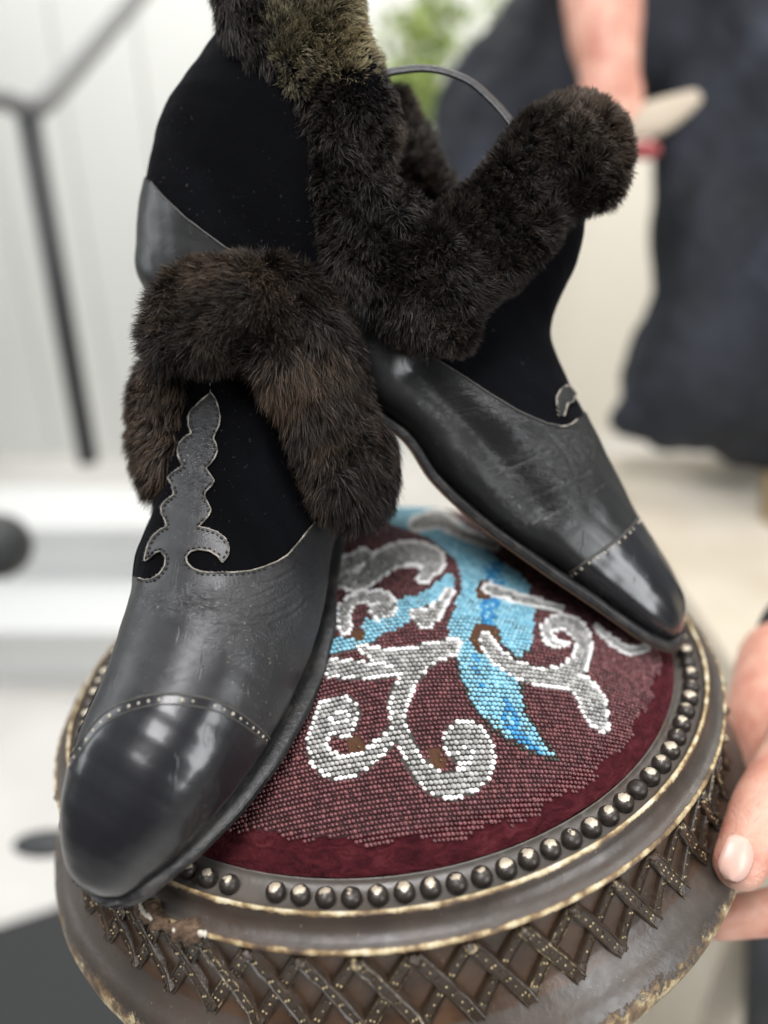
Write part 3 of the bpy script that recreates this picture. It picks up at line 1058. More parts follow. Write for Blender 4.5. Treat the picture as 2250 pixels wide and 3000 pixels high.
trim('cap_welt', [capline_d + np.array([2, 22])], bvh1, .0003, TRIMDARK, boot1, off=.0002)

def dots(name, line, bvh, spacing, rad, mat, parent, off=.0, flat=.5, mode='all', elong=1.0):
    pts = [p for p in drape(dense(line, .8), bvh, off) if p is not None]
    parts, last = [], None
    for i, p in enumerate(pts):
        if last is None or np.linalg.norm(p - last) > spacing:
            last = p
            if rng.random() < .06: continue
            t = nrm(pts[min(i + 2, len(pts) - 1)] - pts[max(i - 2, 0)])
            v, f = ball((0, 0, 0), rad * (1 + .25 * rng.standard_normal() * .5), 8, 6)
            v = np.asarray(v)
            v = v + np.outer(v @ t, t) * (elong - 1)
            parts.append((v + p, f))
    v, f = join(parts)
    return mesh_obj(name, v, f, mat, parent)
dots('brogue_hole', capline_d + np.array([1, 11]), bvh1, .0031, .00062, STITCH, boot1, off=-.0001)
ir = inset(dense(AP_R[:34], 2), -5.5) if False else None
for nm, ln, sg in (('stitching', AP_R[:-2], 1), ('stitching', AP_L[1:], 1)):
    L_ = np.asarray(ln, float)
    dl = dense(L_, 2)
    k = np.ones(7) / 7
    inn = inset(dl, 5.0 * sg)
    if in_poly(inn, LP).mean() < .5:
        inn = inset(dl, -5.0 * sg)
    inn = inn[in_poly(inn, LP)]
    dots(nm, inn, bvh1, .0017, .00030, STITCHDARK, boot1, off=.00005, elong=1.9)
# centre seam of the shaft above the tongue
dots('seam', [(452, 845), (450, 800), (452, 760), (458, 720)], bvh1, .0022, .00025, TRIMDARK, boot1, off=-.0006, elong=2.6)

# sole and heel
def sole(pts_s, mat, parent, hw, thick, name='sole', lift=0.0):
    """pts_s: function s -> (centre, up, lateral); hw: [(s, halfwidth)]"""
    s = np.linspace(hw[0][0], hw[-1][0], 90)
    w = np.interp(s, [a for a, _ in hw], [b for _, b in hw])
    prow = [(1, .0), (1.03, -.25), (1.0, -.5), (1.025, -.75), (.99, -1)]
    ring = []
    for si, wi in zip(s, w):
        c, u, l = pts_s(si)
        row = [c + l * wi * a + u * (thick * b + lift) for a, b in prow] + [c - l * wi * a + u * (thick * b + lift) for a, b in prow[::-1]]
        ring.append(row)
    v = np.array(ring).reshape(-1, 3)
    f = grid_faces(len(s), 10).tolist() + [list(range(10)), list(range(len(v) - 1, len(v) - 11, -1))]
    return mesh_obj(name, v, f, mat, parent)
def s1f(s):
    arch = .014 * max(0, min(1, (s - .085) / .08)) if s > .085 else 0
    return S1(s, arch, -.002 + .0052 * min(1, max(0, s / .045)) - (.002 * min(1, max(0, (s - .07) / .04)))), U1, L1
hw1 = [(-.0030, .002), (-.0024, .0045), (-.001, .0080), (.002, .0115), (.008, .0150), (.016, .0196), (.03, .0250), (.05, .0292), (.065, .0312), (.08, .0325), (.1, .032), (.12, .027), (.14, .0245), (.165, .026), (.185, .024), (.197, .015), (.2, .006)]
sole(s1f, SOLE, boot1, hw1, .0032, lift=.0016)
hv = []
for k, (hh, sc_) in enumerate([(.012, 1), (.0, .94), (-.012, .88), (-.026, .86)]):
    for a in np.linspace(0, 2 * np.pi, 28, endpoint=False):
        hv.append(S1(.178 + .022 * math.cos(a) * sc_, hh, .023 * math.sin(a) * sc_))
v, f = np.array(hv), grid_faces(4, 28).tolist() + [list(range(28))[::-1], list(range(84, 112))]
mesh_obj('heel', v, f, HEELM, boot1)

# fur of the front boot
def lin(pts):
    """depth as a plane through three (x, y, d)"""
    A = np.array([[a, b, 1] for a, b, _ in pts], float)
    k = np.linalg.solve(A, np.array([c for *_, c in pts]))
    return lambda x, y: k[0] * x + k[1] * y + k[2]
dcol = lambda x, y: .238 + .012 * ((x - 470) / 200) ** 2 + .00002 * (y - 650)
v, f = inflate([(345, 650), (365, 618), (410, 592), (455, 572), (500, 566), (555, 575), (610, 580), (660, 605), (700, 645), (720, 690), (700, 750), (640, 770), (570, 775), (500, 758), (440, 758), (390, 770), (352, 772), (338, 730), (335, 690)], dcol, .0085, 90, 6, .55, 1.)
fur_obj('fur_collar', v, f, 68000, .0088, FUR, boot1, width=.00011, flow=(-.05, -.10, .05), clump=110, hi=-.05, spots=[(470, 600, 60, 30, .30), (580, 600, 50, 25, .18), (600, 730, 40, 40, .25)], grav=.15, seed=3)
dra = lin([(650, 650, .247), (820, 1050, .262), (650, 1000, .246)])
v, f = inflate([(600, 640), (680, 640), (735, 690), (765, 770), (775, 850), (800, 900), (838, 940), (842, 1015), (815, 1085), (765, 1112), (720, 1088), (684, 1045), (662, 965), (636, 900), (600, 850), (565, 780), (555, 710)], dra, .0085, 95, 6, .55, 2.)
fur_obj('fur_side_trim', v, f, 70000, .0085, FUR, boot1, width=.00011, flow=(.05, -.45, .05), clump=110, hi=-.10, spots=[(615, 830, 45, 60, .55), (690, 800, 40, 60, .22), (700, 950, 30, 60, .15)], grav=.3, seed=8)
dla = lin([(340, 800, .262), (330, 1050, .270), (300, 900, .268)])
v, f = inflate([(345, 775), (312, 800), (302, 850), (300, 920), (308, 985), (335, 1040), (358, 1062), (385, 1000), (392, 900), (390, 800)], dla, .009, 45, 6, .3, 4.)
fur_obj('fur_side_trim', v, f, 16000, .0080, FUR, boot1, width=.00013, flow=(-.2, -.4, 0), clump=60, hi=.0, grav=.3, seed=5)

# ---- boot behind, resting on its toe
boot2 = empty('boot', V(1430, 1385, .31), 'black boot standing tilted on its toe behind, wide fur V and black pull loop', 'boot', 'pair of fur trimmed boots')
pr = [  # F(x,y), B(x,y), depth, w, v0
    ((1456, 1300), (1452, 1318), .312, .005, .5, .9, .9),
    ((1452, 1262), (1440, 1350), .311, .014, .42, .88, .8),
    ((1438, 1228), (1408, 1360), .310, .020, .38, .88, .78),
    ((1410, 1180), (1345, 1328), .308, .0250, .36, .88, .8),
    ((1375, 1122), (1248, 1258), .306, .0290, .34, .88, .84),
    ((1325, 1035), (1135, 1180), .303, .0320, .34, .9, .88),
    ((1292, 962), (1025, 1100), .300, .0330, .34, .9, .9),
    ((1262, 902), (935, 1018), .297, .0325, .34, .92, .92),
    ((1234, 848), (868, 928), .294, .0305, .38, .94, .95),
    ((1205, 775), (730, 850), .292, .0290, .42, 1, 1),
    ((1188, 722), (560, 770), .290, .0280, .46, 1, 1),
    ((1203, 665), (400, 705), .288, .0280, .5, 1, 1),
    ((1226, 612), (312, 612), .286, .0290, .5, 1, 1),
    ((1246, 565), (303, 520), .285, .0300, .5, 1, 1),
    ((1262, 500), (322, 380), .284, .0310, .5, 1, 1),
    ((1272, 430), (362, 240), .283, .0310, .5, 1, 1),
    ((1288, 340), (440, 130), .282, .0310, .5, 1, 1),
    ((1290, 290), (490, 60), .282, .0300, .5, 1, 1),
    ((1290, 260), (560, -40), .282, .0290, .5, 1, 1),
]
L2 = nrm([-.02, -.16, .98])
off2 = .0
pts2 = loft([V(*s[0], s[2]) for s in pr], [V(*s[1], s[2]) for s in pr], [s[3] for s in pr], [L2] * len(pr), [s[4] for s in pr], [s[5] for s in pr], [s[6] for s in pr], 380, 280)
v2 = pts2.reshape(-1, 3)
f2 = grid_faces(*pts2.shape[:2])
vn2, fn2 = normals_of(v2, f2)
if (vn2 * (v2 - v2.mean(0))).sum() < 0:
    vn2, fn2, f2 = -vn2, -fn2, f2[:, ::-1]
# long hollow folds along the side of the foot, creases over the flex
v2 = crease(v2, vn2, [[(900, 800), (960, 870), (1040, 950), (1110, 1030), (1160, 1090)]], .0026, 34)
v2 = crease(v2, vn2, [[(1090, 1085), (1150, 1070), (1210, 1045), (1270, 1020)], [(1070, 1010), (1120, 1000), (1180, 975)], [(1120, 1130), (1180, 1112), (1250, 1075), (1300, 1045)], [(1190, 945), (1220, 985), (1240, 1030)], [(1230, 950), (1255, 990)], [(1060, 1130), (1100, 1128), (1150, 1105)]], .00032, 4)
v2 = v2 + vn2 * (lump(v2, 60, 5.) * .0008 + lump(v2, 150, 3.) * .0002)[:, None]
vn2, fn2b = normals_of(v2, f2)
fc2 = v2[f2].mean(1)
P2 = PX(fc2)
VB = [(860, 715), (930, 768), (1000, 812), (1060, 852), (1120, 888), (1180, 914), (1220, 922), (1248, 905), (1275, 880)]
HB = [(300, 370), (325, 392), (350, 422), (400, 470), (480, 530), (560, 580), (640, 640)]
LP2 = VB + [(1600, 1100), (1600, 1600), (1200, 1600), (600, 900), (500, 800), (560, 700), (800, 700)]
HP2 = HB + [(700, 700), (650, 900), (100, 900), (100, 370)]
TG = [(1203, 880), (1202, 858), (1212, 840), (1225, 832), (1245, 850), (1238, 868), (1226, 872), (1218, 900), (1206, 900)]
leath2 = in_poly(P2, LP2) | in_poly(P2, HP2) | in_poly(P2, TG)
cl2 = [(1195, 1268), (1228, 1240), (1262, 1215), (1300, 1190), (1335, 1165), (1362, 1140), (1385, 1112)]
cap2 = in_poly(P2, cl2 + [(1700, 1100), (1700, 1600), (1250, 1500), (1150, 1300)])
VCUT = [(725, -300), (765, 60), (812, 150), (828, 230), (832, 395), (950, 480), (1015, 440), (1085, 360), (1140, 295), (1180, 258), (1230, 230), (1260, -300)]
cut2 = in_poly(P2, VCUT) | ((P2[:, 0] > 1255) & (P2[:, 1] < 330))
vv, ff = sub(v2, f2, leath2 & ~cap2 & ~cut2, .0006, vn2)
mesh_obj('vamp', vv, ff, LEATHER2, boot2, attrs={'flex': FLEX['last']})
vv, ff = sub(v2, f2, cap2, .0009, vn2)
mesh_obj('toe_cap', vv, ff, TOELEATHER, boot2)
vv, ff = sub(v2, f2, ~leath2 & ~cap2 & ~cut2, 0, vn2)
shaft2 = mesh_obj('shaft', vv, ff, VELVET, boot2)
sm = shaft2.modifiers.new('thickness', 'SOLIDIFY')
sm.thickness = .0018
sm.offset = -1
bvh2 = BVHTree.FromPolygons([tuple(p) for p in v2 + vn2 * .0007], [tuple(map(int, q)) for q in f2])
trim('edge_binding', [VB[1:-2]], bvh2, .00035, TRIMDARK, boot2, off=.0001)
trim('edge_binding', [HB[1:]], bvh2, .00035, TRIMDARK, boot2, off=.0001)
trim('tongue_edge', [[(1248, 905), (1235, 916), (1220, 921), (1205, 921)], TG[:-1]], bvh2, .0004, TRIM, boot2, off=.0001)
trim('cap_edge', [cl2], bvh2, .0005, TRIMDARK, boot2, off=.0001)
dots('brogue_hole', np.array(cl2) + np.array([3, 6]), bvh2, .0034, .0007, STITCH, boot2, off=-.0001)
# sole of boot behind follows the lower contour
Bl = spline(np.array([V(*s[1], s[2]) for s in pr[:13]]), 200)
seglen = np.r_[0, np.cumsum(np.linalg.norm(np.diff(Bl, axis=0), axis=1))]
Fl = spline(np.array([V(*s[0], s[2]) for s in pr[:13]]), 200)
wl2 = spline(np.array([[s[3]] for s in pr[:13]]), 200)[:, 0]
def s2f(s):
    c = np.array([np.interp(s, seglen, Bl[:, k]) for k in range(3)])
    t = nrm(np.array([np.interp(s + .004, seglen, Bl[:, k]) - np.interp(s - .004, seglen, Bl[:, k]) for k in range(3)]))
    u = nrm(np.cross(L2, t))
    if u @ np.array([.6, .8, 0]) < 0: u = -u
    return c, u, L2
tot = seglen[-1]
hw2 = [(.001, .009), (.006, .0165), (.014, .0225), (.03, .028), (.05, .0320), (.075, .0335), (.10, .0315), (.125, .0265), (.15, .022), (.18, .021), (min(.215, tot - .004), .022)]
sole(s2f, SOLE, boot2, hw2, .0030, lift=.0016)
SOLEB = Mat('brown worn sole', (.07, .035, .018), .7).m
sole(s2f, SOLEB, boot2, [(a, b * .97) for a, b in hw2], .0009, name='sole_edge', lift=-.0014)

# fur V of the boot behind
dBA = lin([(500, 0, .262), (900, 740, .256), (860, 100, .262)])
v, f = inflate([(470, -70), (476, 20), (488, 80), (520, 112), (565, 160), (612, 185), (648, 260), (668, 350), (690, 450), (712, 540), (750, 635), (805, 690), (870, 735), (940, 752), (975, 700), (965, 600), (945, 480), (890, 410), (850, 380), (850, 230), (818, 150), (778, 60), (740, -70)], dBA, .0080, 80, 7, .55, 5.)
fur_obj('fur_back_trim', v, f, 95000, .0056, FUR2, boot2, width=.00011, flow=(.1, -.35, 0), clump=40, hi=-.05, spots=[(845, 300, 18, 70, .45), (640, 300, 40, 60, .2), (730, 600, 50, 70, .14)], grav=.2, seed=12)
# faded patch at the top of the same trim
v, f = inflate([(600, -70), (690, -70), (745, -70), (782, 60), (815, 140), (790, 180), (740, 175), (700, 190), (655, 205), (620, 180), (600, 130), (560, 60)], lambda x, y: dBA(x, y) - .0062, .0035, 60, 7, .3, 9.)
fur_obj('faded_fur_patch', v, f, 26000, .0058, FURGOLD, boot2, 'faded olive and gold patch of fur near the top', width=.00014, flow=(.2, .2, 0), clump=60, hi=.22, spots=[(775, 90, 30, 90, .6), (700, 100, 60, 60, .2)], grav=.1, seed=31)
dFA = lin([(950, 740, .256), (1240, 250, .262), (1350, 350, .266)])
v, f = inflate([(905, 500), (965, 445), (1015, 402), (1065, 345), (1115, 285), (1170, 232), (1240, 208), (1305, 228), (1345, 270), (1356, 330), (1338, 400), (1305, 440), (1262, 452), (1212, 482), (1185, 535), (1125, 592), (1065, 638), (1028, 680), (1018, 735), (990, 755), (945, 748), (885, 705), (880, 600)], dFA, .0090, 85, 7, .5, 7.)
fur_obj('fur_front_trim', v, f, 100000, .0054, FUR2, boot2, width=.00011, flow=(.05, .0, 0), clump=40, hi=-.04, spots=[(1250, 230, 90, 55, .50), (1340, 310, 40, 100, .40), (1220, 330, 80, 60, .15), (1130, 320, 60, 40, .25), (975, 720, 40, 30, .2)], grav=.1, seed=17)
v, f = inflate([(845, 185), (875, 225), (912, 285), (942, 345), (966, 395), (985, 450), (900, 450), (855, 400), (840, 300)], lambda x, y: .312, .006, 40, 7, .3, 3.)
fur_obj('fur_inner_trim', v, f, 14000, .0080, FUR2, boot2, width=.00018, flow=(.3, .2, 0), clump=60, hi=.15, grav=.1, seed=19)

# pull loop
lp = spline([V(800, 180, .272), V(828, 160, .271), V(870, 151, .270), (V(920, 148, .269)), V(970, 157, .268), V(1018, 178, .267), V(1058, 212, .266), V(1090, 246, .264), V(1116, 282, .262)], 60)
v, f = tube(lp, .0023, 10, flat=.4, upv=(.3, .5, .8))
LOOP = Mat('pull loop leather', (.010, .010, .010), .42)
LOOP.bump(LOOP.noise(900, 3), .4, .0005)
mesh_obj('pull_loop', v, f, LOOP.m, boot2)
# ------------------------------------------------------------------ remeshed bodies (hand, person)
def capsule(a, b, ra, rb, seg=20):
    a, b = np.asarray(a, float), np.asarray(b, float)
    n = max(6, int(np.linalg.norm(b - a) / (.35 * min(ra, rb))) + 2)
    t = np.linspace(0, 1, n)
    path = [a + (b - a) * x for x in t]
    rad = list(ra + (rb - ra) * t)
    d = nrm(b - a)
    pre, post, rp, ro = [], [], [], []
    for k in range(1, 6):
        g = k / 5.0 * math.pi / 2
        pre.insert(0, a - d * ra * math.sin(g)); rp.insert(0, max(ra * math.cos(g), 1e-5))
        post.append(b + d * rb * math.sin(g)); ro.append(max(rb * math.cos(g), 1e-5))
    P = np.array(pre + path + post)
    ref = np.array([.31, .77, .55])
    return tube(P, np.array(rp + rad + ro), seg, True, upv=ref)
def fused(name, chains, voxel, mat, parent, smooth=6, space='cam'):
    parts = []
    for ch in chains:
        for (p, r), (q, s) in zip(ch[:-1], ch[1:]):
            parts.append(capsule(p, q, r, s))
    v, f = join(parts)
    o = mesh_obj(name, v, f, mat, parent, space=space)
    m = o.modifiers.new('r', 'REMESH'); m.mode = 'VOXEL'; m.voxel_size = voxel; m.use_smooth_shade = True
    m = o.modifiers.new('s', 'SMOOTH'); m.iterations = smooth; m.factor = .5
    dg = bpy.context.evaluated_depsgraph_get()
    me = bpy.data.meshes.new_from_object(o.evaluated_get(dg))
    o.modifiers.clear()
    o.data = me
    me.polygons.foreach_set('use_smooth', np.full(len(me.polygons), True))
    return o
SKIN = Mat('skin', (.62, .33, .25), .45)
SKIN.set('Subsurface Weight', .25)
SKIN.set('Subsurface Radius', (.012, .004, .002))
SKIN.color(SKIN.ramp(SKIN.noise(55, 4), [(.3, (.52, .19, .13)), (.5, (.66, .33, .24)), (.72, (.74, .44, .33))]))
nb_ = SKIN.bump(SKIN.noise(900, 4), .35, .0005)
fold = SKIN.noise(90, 4, .6, vec=SKIN.scaled((.4, 1, 1.6), (0, .5, .3)), dist=.8)
nb_ = SKIN.bump(SKIN.ramp(fold, [(.44, 1.0), (.5, 0.0), (.56, 1.0)]), .22, .0010, nb_)
SKIN = SKIN.m
NAIL = Mat('finger nail', (.74, .47, .385), .34)
NAIL.set('Subsurface Weight', .2)
NAIL.set('Subsurface Radius', (.006, .003, .002))
NAIL = NAIL.m
BLACKCLOTH = Mat('black ribbed cloth', (.010, .012, .013), .85)
BLACKCLOTH.bump(BLACKCLOTH.noise(140, 3), .6, .003)
BLACKCLOTH = BLACKCLOTH.m

hand = empty('person', V(1700, 1700, .30), "person's pale hand and black-cuffed wrist gripping the right side of the footstool", 'person')
chains = [
    # forearm and palm, coming in from the right beyond the stool
    [(V(2050, 1120, .46), .030), (V(1850, 1310, .42), .026), (V(1745, 1440, .385), .024)],
    [(V(1700, 1440, .385), .024), (V(1672, 1560, .358), .022), (V(1790, 1760, .320), .022)],
    [(V(1840, 1520, .370), .020), (V(1880, 1700, .340), .020), (V(1840, 1850, .315), .019)],
    # thumb: base, knuckle, tip resting on the outside of the frame
    [(V(1790, 1530, .330), .019), (V(1728, 1640, .292), .0145), (V(1648, 1752, .268), .0112), (V(1597, 1866, .2555), .0088)],
    # fingers reaching under the base
    [(V(1860, 1800, .325), .0125), (V(1800, 1915, .305), .0105), (V(1700, 1965, .298), .0092), (V(1548, 1985, .300), .0080)],
    [(V(1900, 1830, .345), .0125), (V(1850, 1920, .335), .0105), (V(1740, 1965, .330), .0092), (V(1640, 1975, .330), .0080)],
    [(V(1920, 1780, .360), .0120), (V(1880, 1900, .355), .0100), (V(1760, 1950, .350), .0088), (V(1670, 1960, .350), .0076)],
    [(V(1930, 1700, .372), .0105), (V(1890, 1880, .372), .0088), (V(1780, 1970, .368), .0078), (V(1690, 1970, .366), .0068)],
]
fused('hand', chains, .0016, SKIN, hand, 5)
# thumb nail, lying on the side of the tip that faces the camera
nc = V(1598, 1856, .2457)
nax = nrm(V(1584, 1900, .2445) - V(1622, 1800, .249))
nside = nrm(np.cross(nax, [0, 0, 1]))
nn_ = nrm(np.cross(nside, nax))
if nn_[2] < 0: nn_ = -nn_
nvx = []
for i in range(15):
    for j in range(11):
        a, b = i / 14 * 2 - 1, j / 10 * 2 - 1
        wdt = .0050 * math.sqrt(max(0, 1 - abs(a) ** 3.2))
        nvx.append(nc + nax * a * .0066 + nside * b * wdt - nn_ * (.0022 * b * b + .0013 * a * a) )
no = mesh_obj('thumb_nail', nvx, grid_faces(15, 11, wrap=False), NAIL, hand)
sm = no.modifiers.new('t', 'SOLIDIFY'); sm.thickness = .0022; sm.offset = 0
fused('sleeve', [[(V(2050, 1120, .46), .044), (V(1900, 1270, .43), .036), (V(1775, 1392, .395), .032)]], .003, BLACKCLOTH, hand, 3)

# ------------------------------------------------------------------ the room far behind, out of focus
def at(x, y, d):
    return W(V(x, y, d))
WALLM = Mat('white painted boards', (.74, .75, .73), .6)
WALLM = WALLM.m
FLOORM = Mat('pale floor', (.70, .68, .64), .6)
FLOORM.color(FLOORM.ramp(FLOORM.noise(3, 3), [(.3, (.64, .62, .58)), (.7, (.76, .74, .71))]))
FLOORM = FLOORM.m
v, f = box(0, 2.0, -.025, 8, 9, .05)
tag(mesh_obj('floor', v, f, FLOORM, smooth=False, space='world'), kind='structure')
# boarded wall behind the stairs
parts = []
for k in range(14):
    parts.append(box(-3.55 + k * .31, 3.3, 1.9, .303, .06, 3.8))
parts.append(box(-1.5, 3.35, 1.9, 4.4, .04, 3.8))
v, f = join(parts)
tag(mesh_obj('wall', v, f, WALLM, smooth=False, space='world'), 'tall white boarded wall behind the stair rail', 'wall')
WARMW = Mat('cream wall', (.80, .76, .68), .7).m
v, f = box(2.15, 3.6, 1.6, 3.0, .08, 3.2)
tag(mesh_obj('wall', v, f, WARMW, smooth=False, space='world'), 'cream wall seen between the boot and the dark jacket', 'wall')
# stairs at the left
STAIRM = Mat('white painted stair', (.76, .77, .76), .5).m
stairs = bpy.data.objects.new('staircase', None); COL.objects.link(stairs)
stairs.location = (-1.0, 1.4, 0); ORIGIN[stairs.name] = np.array([-1.0, 1.4, 0])
tag(stairs, 'white painted stairs rising at the left edge behind the stool', 'stairs')
for k in range(2):
    v, f = box(-1.35, 1.75 + k * .25, .09 + k * .17 - .09 + .085, 1.5, .25, .17)
    v[:, 2] = np.where(v[:, 2] > (k * .17 + .05), k * .17 + .15, 0)
    mesh_obj('riser', v, f, STAIRM, stairs, smooth=False, space='world')
    v, f = box(-1.35, 1.735 + k * .25, k * .17 + .165, 1.52, .28, .03)
    mesh_obj('tread', v, f, STAIRM, stairs, smooth=False, space='world')
IRON = Mat('dark grey iron', (.035, .037, .038), .5).m
rail = empty('stair_railing', V(190, 1010, 1.5), 'dark metal handrail on one slim post, blurred at the upper left', 'railing')
p_top, p_bot = V(60, 240, 1.40), V(192, 1000, 1.62)
v, f = tube([p_bot, p_bot * .5 + p_top * .5, p_top], .021, 14)
mesh_obj('post', v, f, IRON, rail)
v, f = tube(spline([V(-120, 205, 1.30), V(0, 215, 1.36), V(60, 232, 1.40), V(100, 218, 1.42), V(180, 130, 1.55), V(300, -10, 1.8), V(420, -150, 2.1)], 60), .019, 14)
mesh_obj('handrail', v, f, Mat('grey handrail', (.17, .17, .168), .5).m, rail)
v, f = ball(V(-5, 1180, .95), .042, 20, 12)
tag(mesh_obj('rail_finial', v, f, IRON), 'round dark grey knob at the far left edge of the frame', 'knob')
v, f = ball(V(100, 1822, .8), .022, 16, 10, 1.6, .55, 1)
tag(mesh_obj('door_stop', v, f, IRON), 'small dark wedge against the left side of the footstool', 'door stop')
MATM = Mat('charcoal mat', (.040, .041, .042), .9)
v = np.array([at(-300, 2120, 1.3), at(110, 1960, 1.45), at(420, 1850, 1.5), at(900, 2300, 1.25), at(500, 2900, 1.0), at(-400, 2700, 1.0)])
zz = .012 + np.array([0, 0, 0, 0, 0, 0])
def to_floor(x, y, z=.012):
    d = V(x, y, 1.0) @ M3
    t = (z - CAMPOS[2]) / d[2]
    return CAMPOS + d * t
poly = [to_floor(x, y) for x, y in [(-500, 2160), (120, 1960), (330, 1840), (1100, 2100), (1500, 2900), (-500, 2900)]]
vb = [p - np.array([0, 0, .010]) for p in poly]
n_ = len(poly)
tag(mesh_obj('floor_mat', np.array(poly + vb), [list(range(n_))[::-1], list(range(n_, 2 * n_))] + [[i, (i + 1) % n_, (i + 1) % n_ + n_, i + n_] for i in range(n_)], MATM.m, smooth=False, space='world'),
    'charcoal mat lying on the floor at the lower left', 'mat')

# person in a dark jacket behind the table
NAVY = Mat('navy jacket cloth', (.020, .023, .032), .85)
NAVY.color(NAVY.ramp(NAVY.noise(9, 4), [(.35, (.008, .010, .013)), (.6, (.020, .024, .034)), (.8, (.055, .06, .085))]))
NAVY.bump(NAVY.noise(18, 3), .8, .02)
NAVY = NAVY.m
pers = empty('person', V(1700, 960, .95), 'person in a dark navy jacket standing behind, bare forearm hanging in front of it', 'person')
D = .92
fused('body', [
    [(V(1300, -160, .80), .046), (V(1302, -20, .78), .042), (V(1308, 90, .76), .036), (V(1318, 150, .755), .030)],
    [(V(1318, 150, .755), .030), (V(1312, 205, .752), .026)],
    [(V(1340, 200, .75), .012), (V(1352, 250, .742), .009), (V(1340, 285, .738), .0075)],
    [(V(1318, 210, .75), .012), (V(1326, 265, .742), .009), (V(1318, 298, .738), .0075)],
    [(V(1294, 205, .75), .012), (V(1300, 262, .744), .009), (V(1298, 292, .740), .0075)],
    [(V(1272, 190, .75), .011), (V(1274, 240, .746), .008), (V(1278, 268, .742), .007)],
    [(V(1350, 150, .752), .012), (V(1378, 205, .742), .010), (V(1372, 245, .736), .008)],
    [(V(1300, -160, .80), .046), (V(1500, -420, .95), .06), (V(1650, -420, 1.0), .07), (V(1700, -640, 1.0), .06), (V(1700, -900, 1.0), .10)],
], .008, SKIN, pers, 4)
fused('jacket', [
    [(V(1720, -380, 1.0), .16), (V(1680, 0, 1.0), .17), (V(1700, 400, 1.0), .165), (V(1700, 620, 1.0), .165), (V(1680, 780, 1.0), .150)],
    [(V(1600, 650, .98), .11), (V(1480, 830, .98), .085), (V(1360, 905, .98), .032)],
    [(V(1900, -350, 1.0), .10), (V(1950, 100, .95), .07), (V(1930, 500, .9), .06)],
    [(V(1520, -300, 1.0), .10), (V(1400, -160, .98), .085), (V(1230, 40, .96), .080), (V(1075, 250, .95), .072), (V(1035, 420, .95), .062), (V(1060, 560, .97), .05)],
    [(V(1280, 60, .99), .10), (V(1230, 150, 1.0), .10), (V(1180, 300, 1.02), .09)],
    [(V(1540, 100, .96), .07), (V(1530, 500, .96), .075), (V(1560, 780, .96), .07)],
], .012, NAVY, pers, 6)
jk = [o for o in pers.children if o.name.startswith('jacket')][0]
co = np.empty(len(jk.data.vertices) * 3); jk.data.vertices.foreach_get('co', co); co = co.reshape(-1, 3)
no_ = np.empty(len(co) * 3); jk.data.vertices.foreach_get('normal', no_); no_ = no_.reshape(-1, 3)
co = co + no_ * (.012 * lump(co * [1, 1, .35], 16, 2.) + .008 * lump(co * [1, 1, .6], 34, 5.))[:, None]
jk.data.vertices.foreach_set('co', co.ravel()); jk.data.update()
BEIGE = Mat('beige paper', (.52, .44, .34), .8).m
v, f = tube(spline([V(1330, 262, .74), V(1390, 262, .74), V(1450, 238, .745), V(1510, 205, .75)], 20), [.006 + .012 * math.sin(math.pi * min(1, (k + 3) / 22)) for k in range(20)], 12, flat=.4)
tag(mesh_obj('folded_paper', v, f, BEIGE), 'beige folded paper held below the hanging hand at the upper right', 'paper')
v, f = ball(V(1392, 325, .74), .011, 14, 8, 1.5, .8, .8)
tag(mesh_obj('ribbon_bow', v, f, Mat('faded red', (.35, .07, .07), .7).m), 'small faded red bow under the beige paper', 'bow')

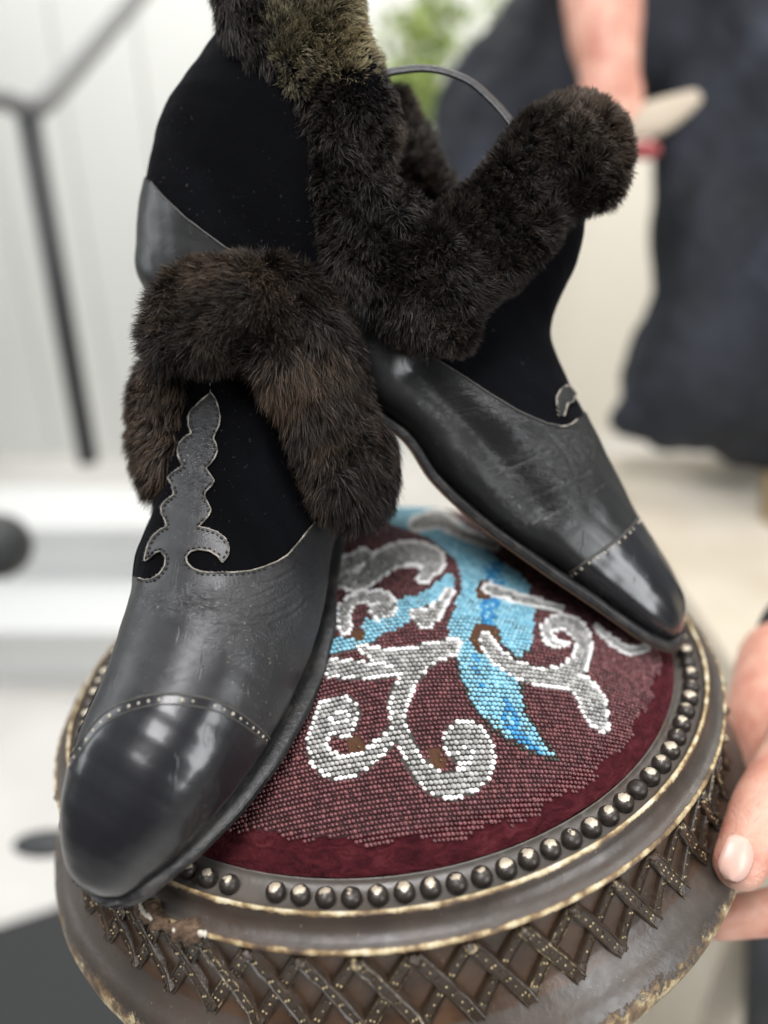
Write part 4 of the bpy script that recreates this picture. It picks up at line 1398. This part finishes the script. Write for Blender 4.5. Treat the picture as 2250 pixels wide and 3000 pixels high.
# table with beige cloth that hides the person's legs
TABM = Mat('beige table cloth', (.50, .455, .375), .85)
TABM.color(TABM.ramp(TABM.noise(4.5, 4), [(.3, (.58, .50, .38)), (.55, (.70, .63, .52)), (.75, (.78, .73, .63))]))
TABM = TABM.m
tz = at(1500, 985, 1.15)[2]
c = at(1500, 985, 1.15)
x0 = at(1280, 985, 1.15)[0]
def to_z(x, y, z):
    d = V(x, y, 1.0) @ M3
    return CAMPOS + d * ((z - CAMPOS[2]) / d[2])
yb = c[1]
table = bpy.data.objects.new('table', None); COL.objects.link(table)
table.location = (x0 + .8, yb - .25, 0); ORIGIN[table.name] = np.array([x0 + .8, yb - .25, 0])
tag(table, 'beige cloth-covered table at the right between the footstool and the dark jacket', 'table')
v, f = box(x0 + .85, yb - .30, tz - .02, 1.7, .60, .04)
mesh_obj('table_top', v, f, TABM, table, smooth=False, space='world')
v, f = box(x0 + .85, yb - .29, (tz - .05) / 2, 1.64, .56, tz - .05)
mesh_obj('table_skirt', v, f, TABM, table, smooth=False, space='world')
v, f = tube([V(1668, 1980, .75), V(1650, 2350, .78)], .022, 14)
tag(mesh_obj('chair_leg', v, f, IRON), 'dark upright leg at the lower right corner below the hand', 'chair leg')
v, f = tube([V(1700, 1020, .95), V(1690, 1330, .95)], .028, 14)
tag(mesh_obj('wooden_post', v, f, Mat('tan wood', (.34, .24, .12), .6).m), 'tan wooden post at the right edge in front of the beige table', 'post')

# greenery behind, at the top
GRN = Mat('green leaves', (.16, .22, .05), .6)
GRN.color(GRN.ramp(GRN.noise(12, 2), [(.3, (.16, .24, .05)), (.7, (.36, .44, .14))]))
GRN = GRN.m
plant = empty('potted_plant', V(1000, 700, 2.4), 'yellow-green leafy plant against the white wall, above the pull loop', 'plant')
lv, lf, o2 = [], [], 0
for k in range(900):
    cx, cy = [(890, 190), (1165, 20), (930, 70), (1120, 120), (1180, -60), (860, 240)][k % 6]
    c = V(cx + rng.normal(0, 38), cy + rng.normal(0, 42), 2.35 + rng.normal(0, .06))
    a, b = nrm(rng.normal(0, 1, 3)), nrm(rng.normal(0, 1, 3))
    l = .05 + .05 * rng.random()
    pts = np.array([c, c + a * l * .5 + b * l * .22, c + a * l, c + a * l * .5 - b * l * .22])
    lv.append(pts); lf.append([o2, o2 + 1, o2 + 2, o2 + 3]); o2 += 4
mesh_obj('leaves', np.vstack(lv), lf, GRN, plant)
sp = []
for cx, cy in [(890, 190), (1165, 20), (930, 70), (1120, 120), (860, 240)]:
    sp.append(tube(spline([V(1000, 620, 2.4), V((1000 + cx) / 2, (620 + cy) / 2, 2.42), V(cx, cy, 2.36)], 12), .006, 6))
v, f = join(sp)
mesh_obj('stem', v, f, GRN, plant)
v, f = tube([V(1000, 800, 2.4), V(1000, 610, 2.4)], [.11, .14], 20)
mesh_obj('pot', v, f, WALLM, plant)
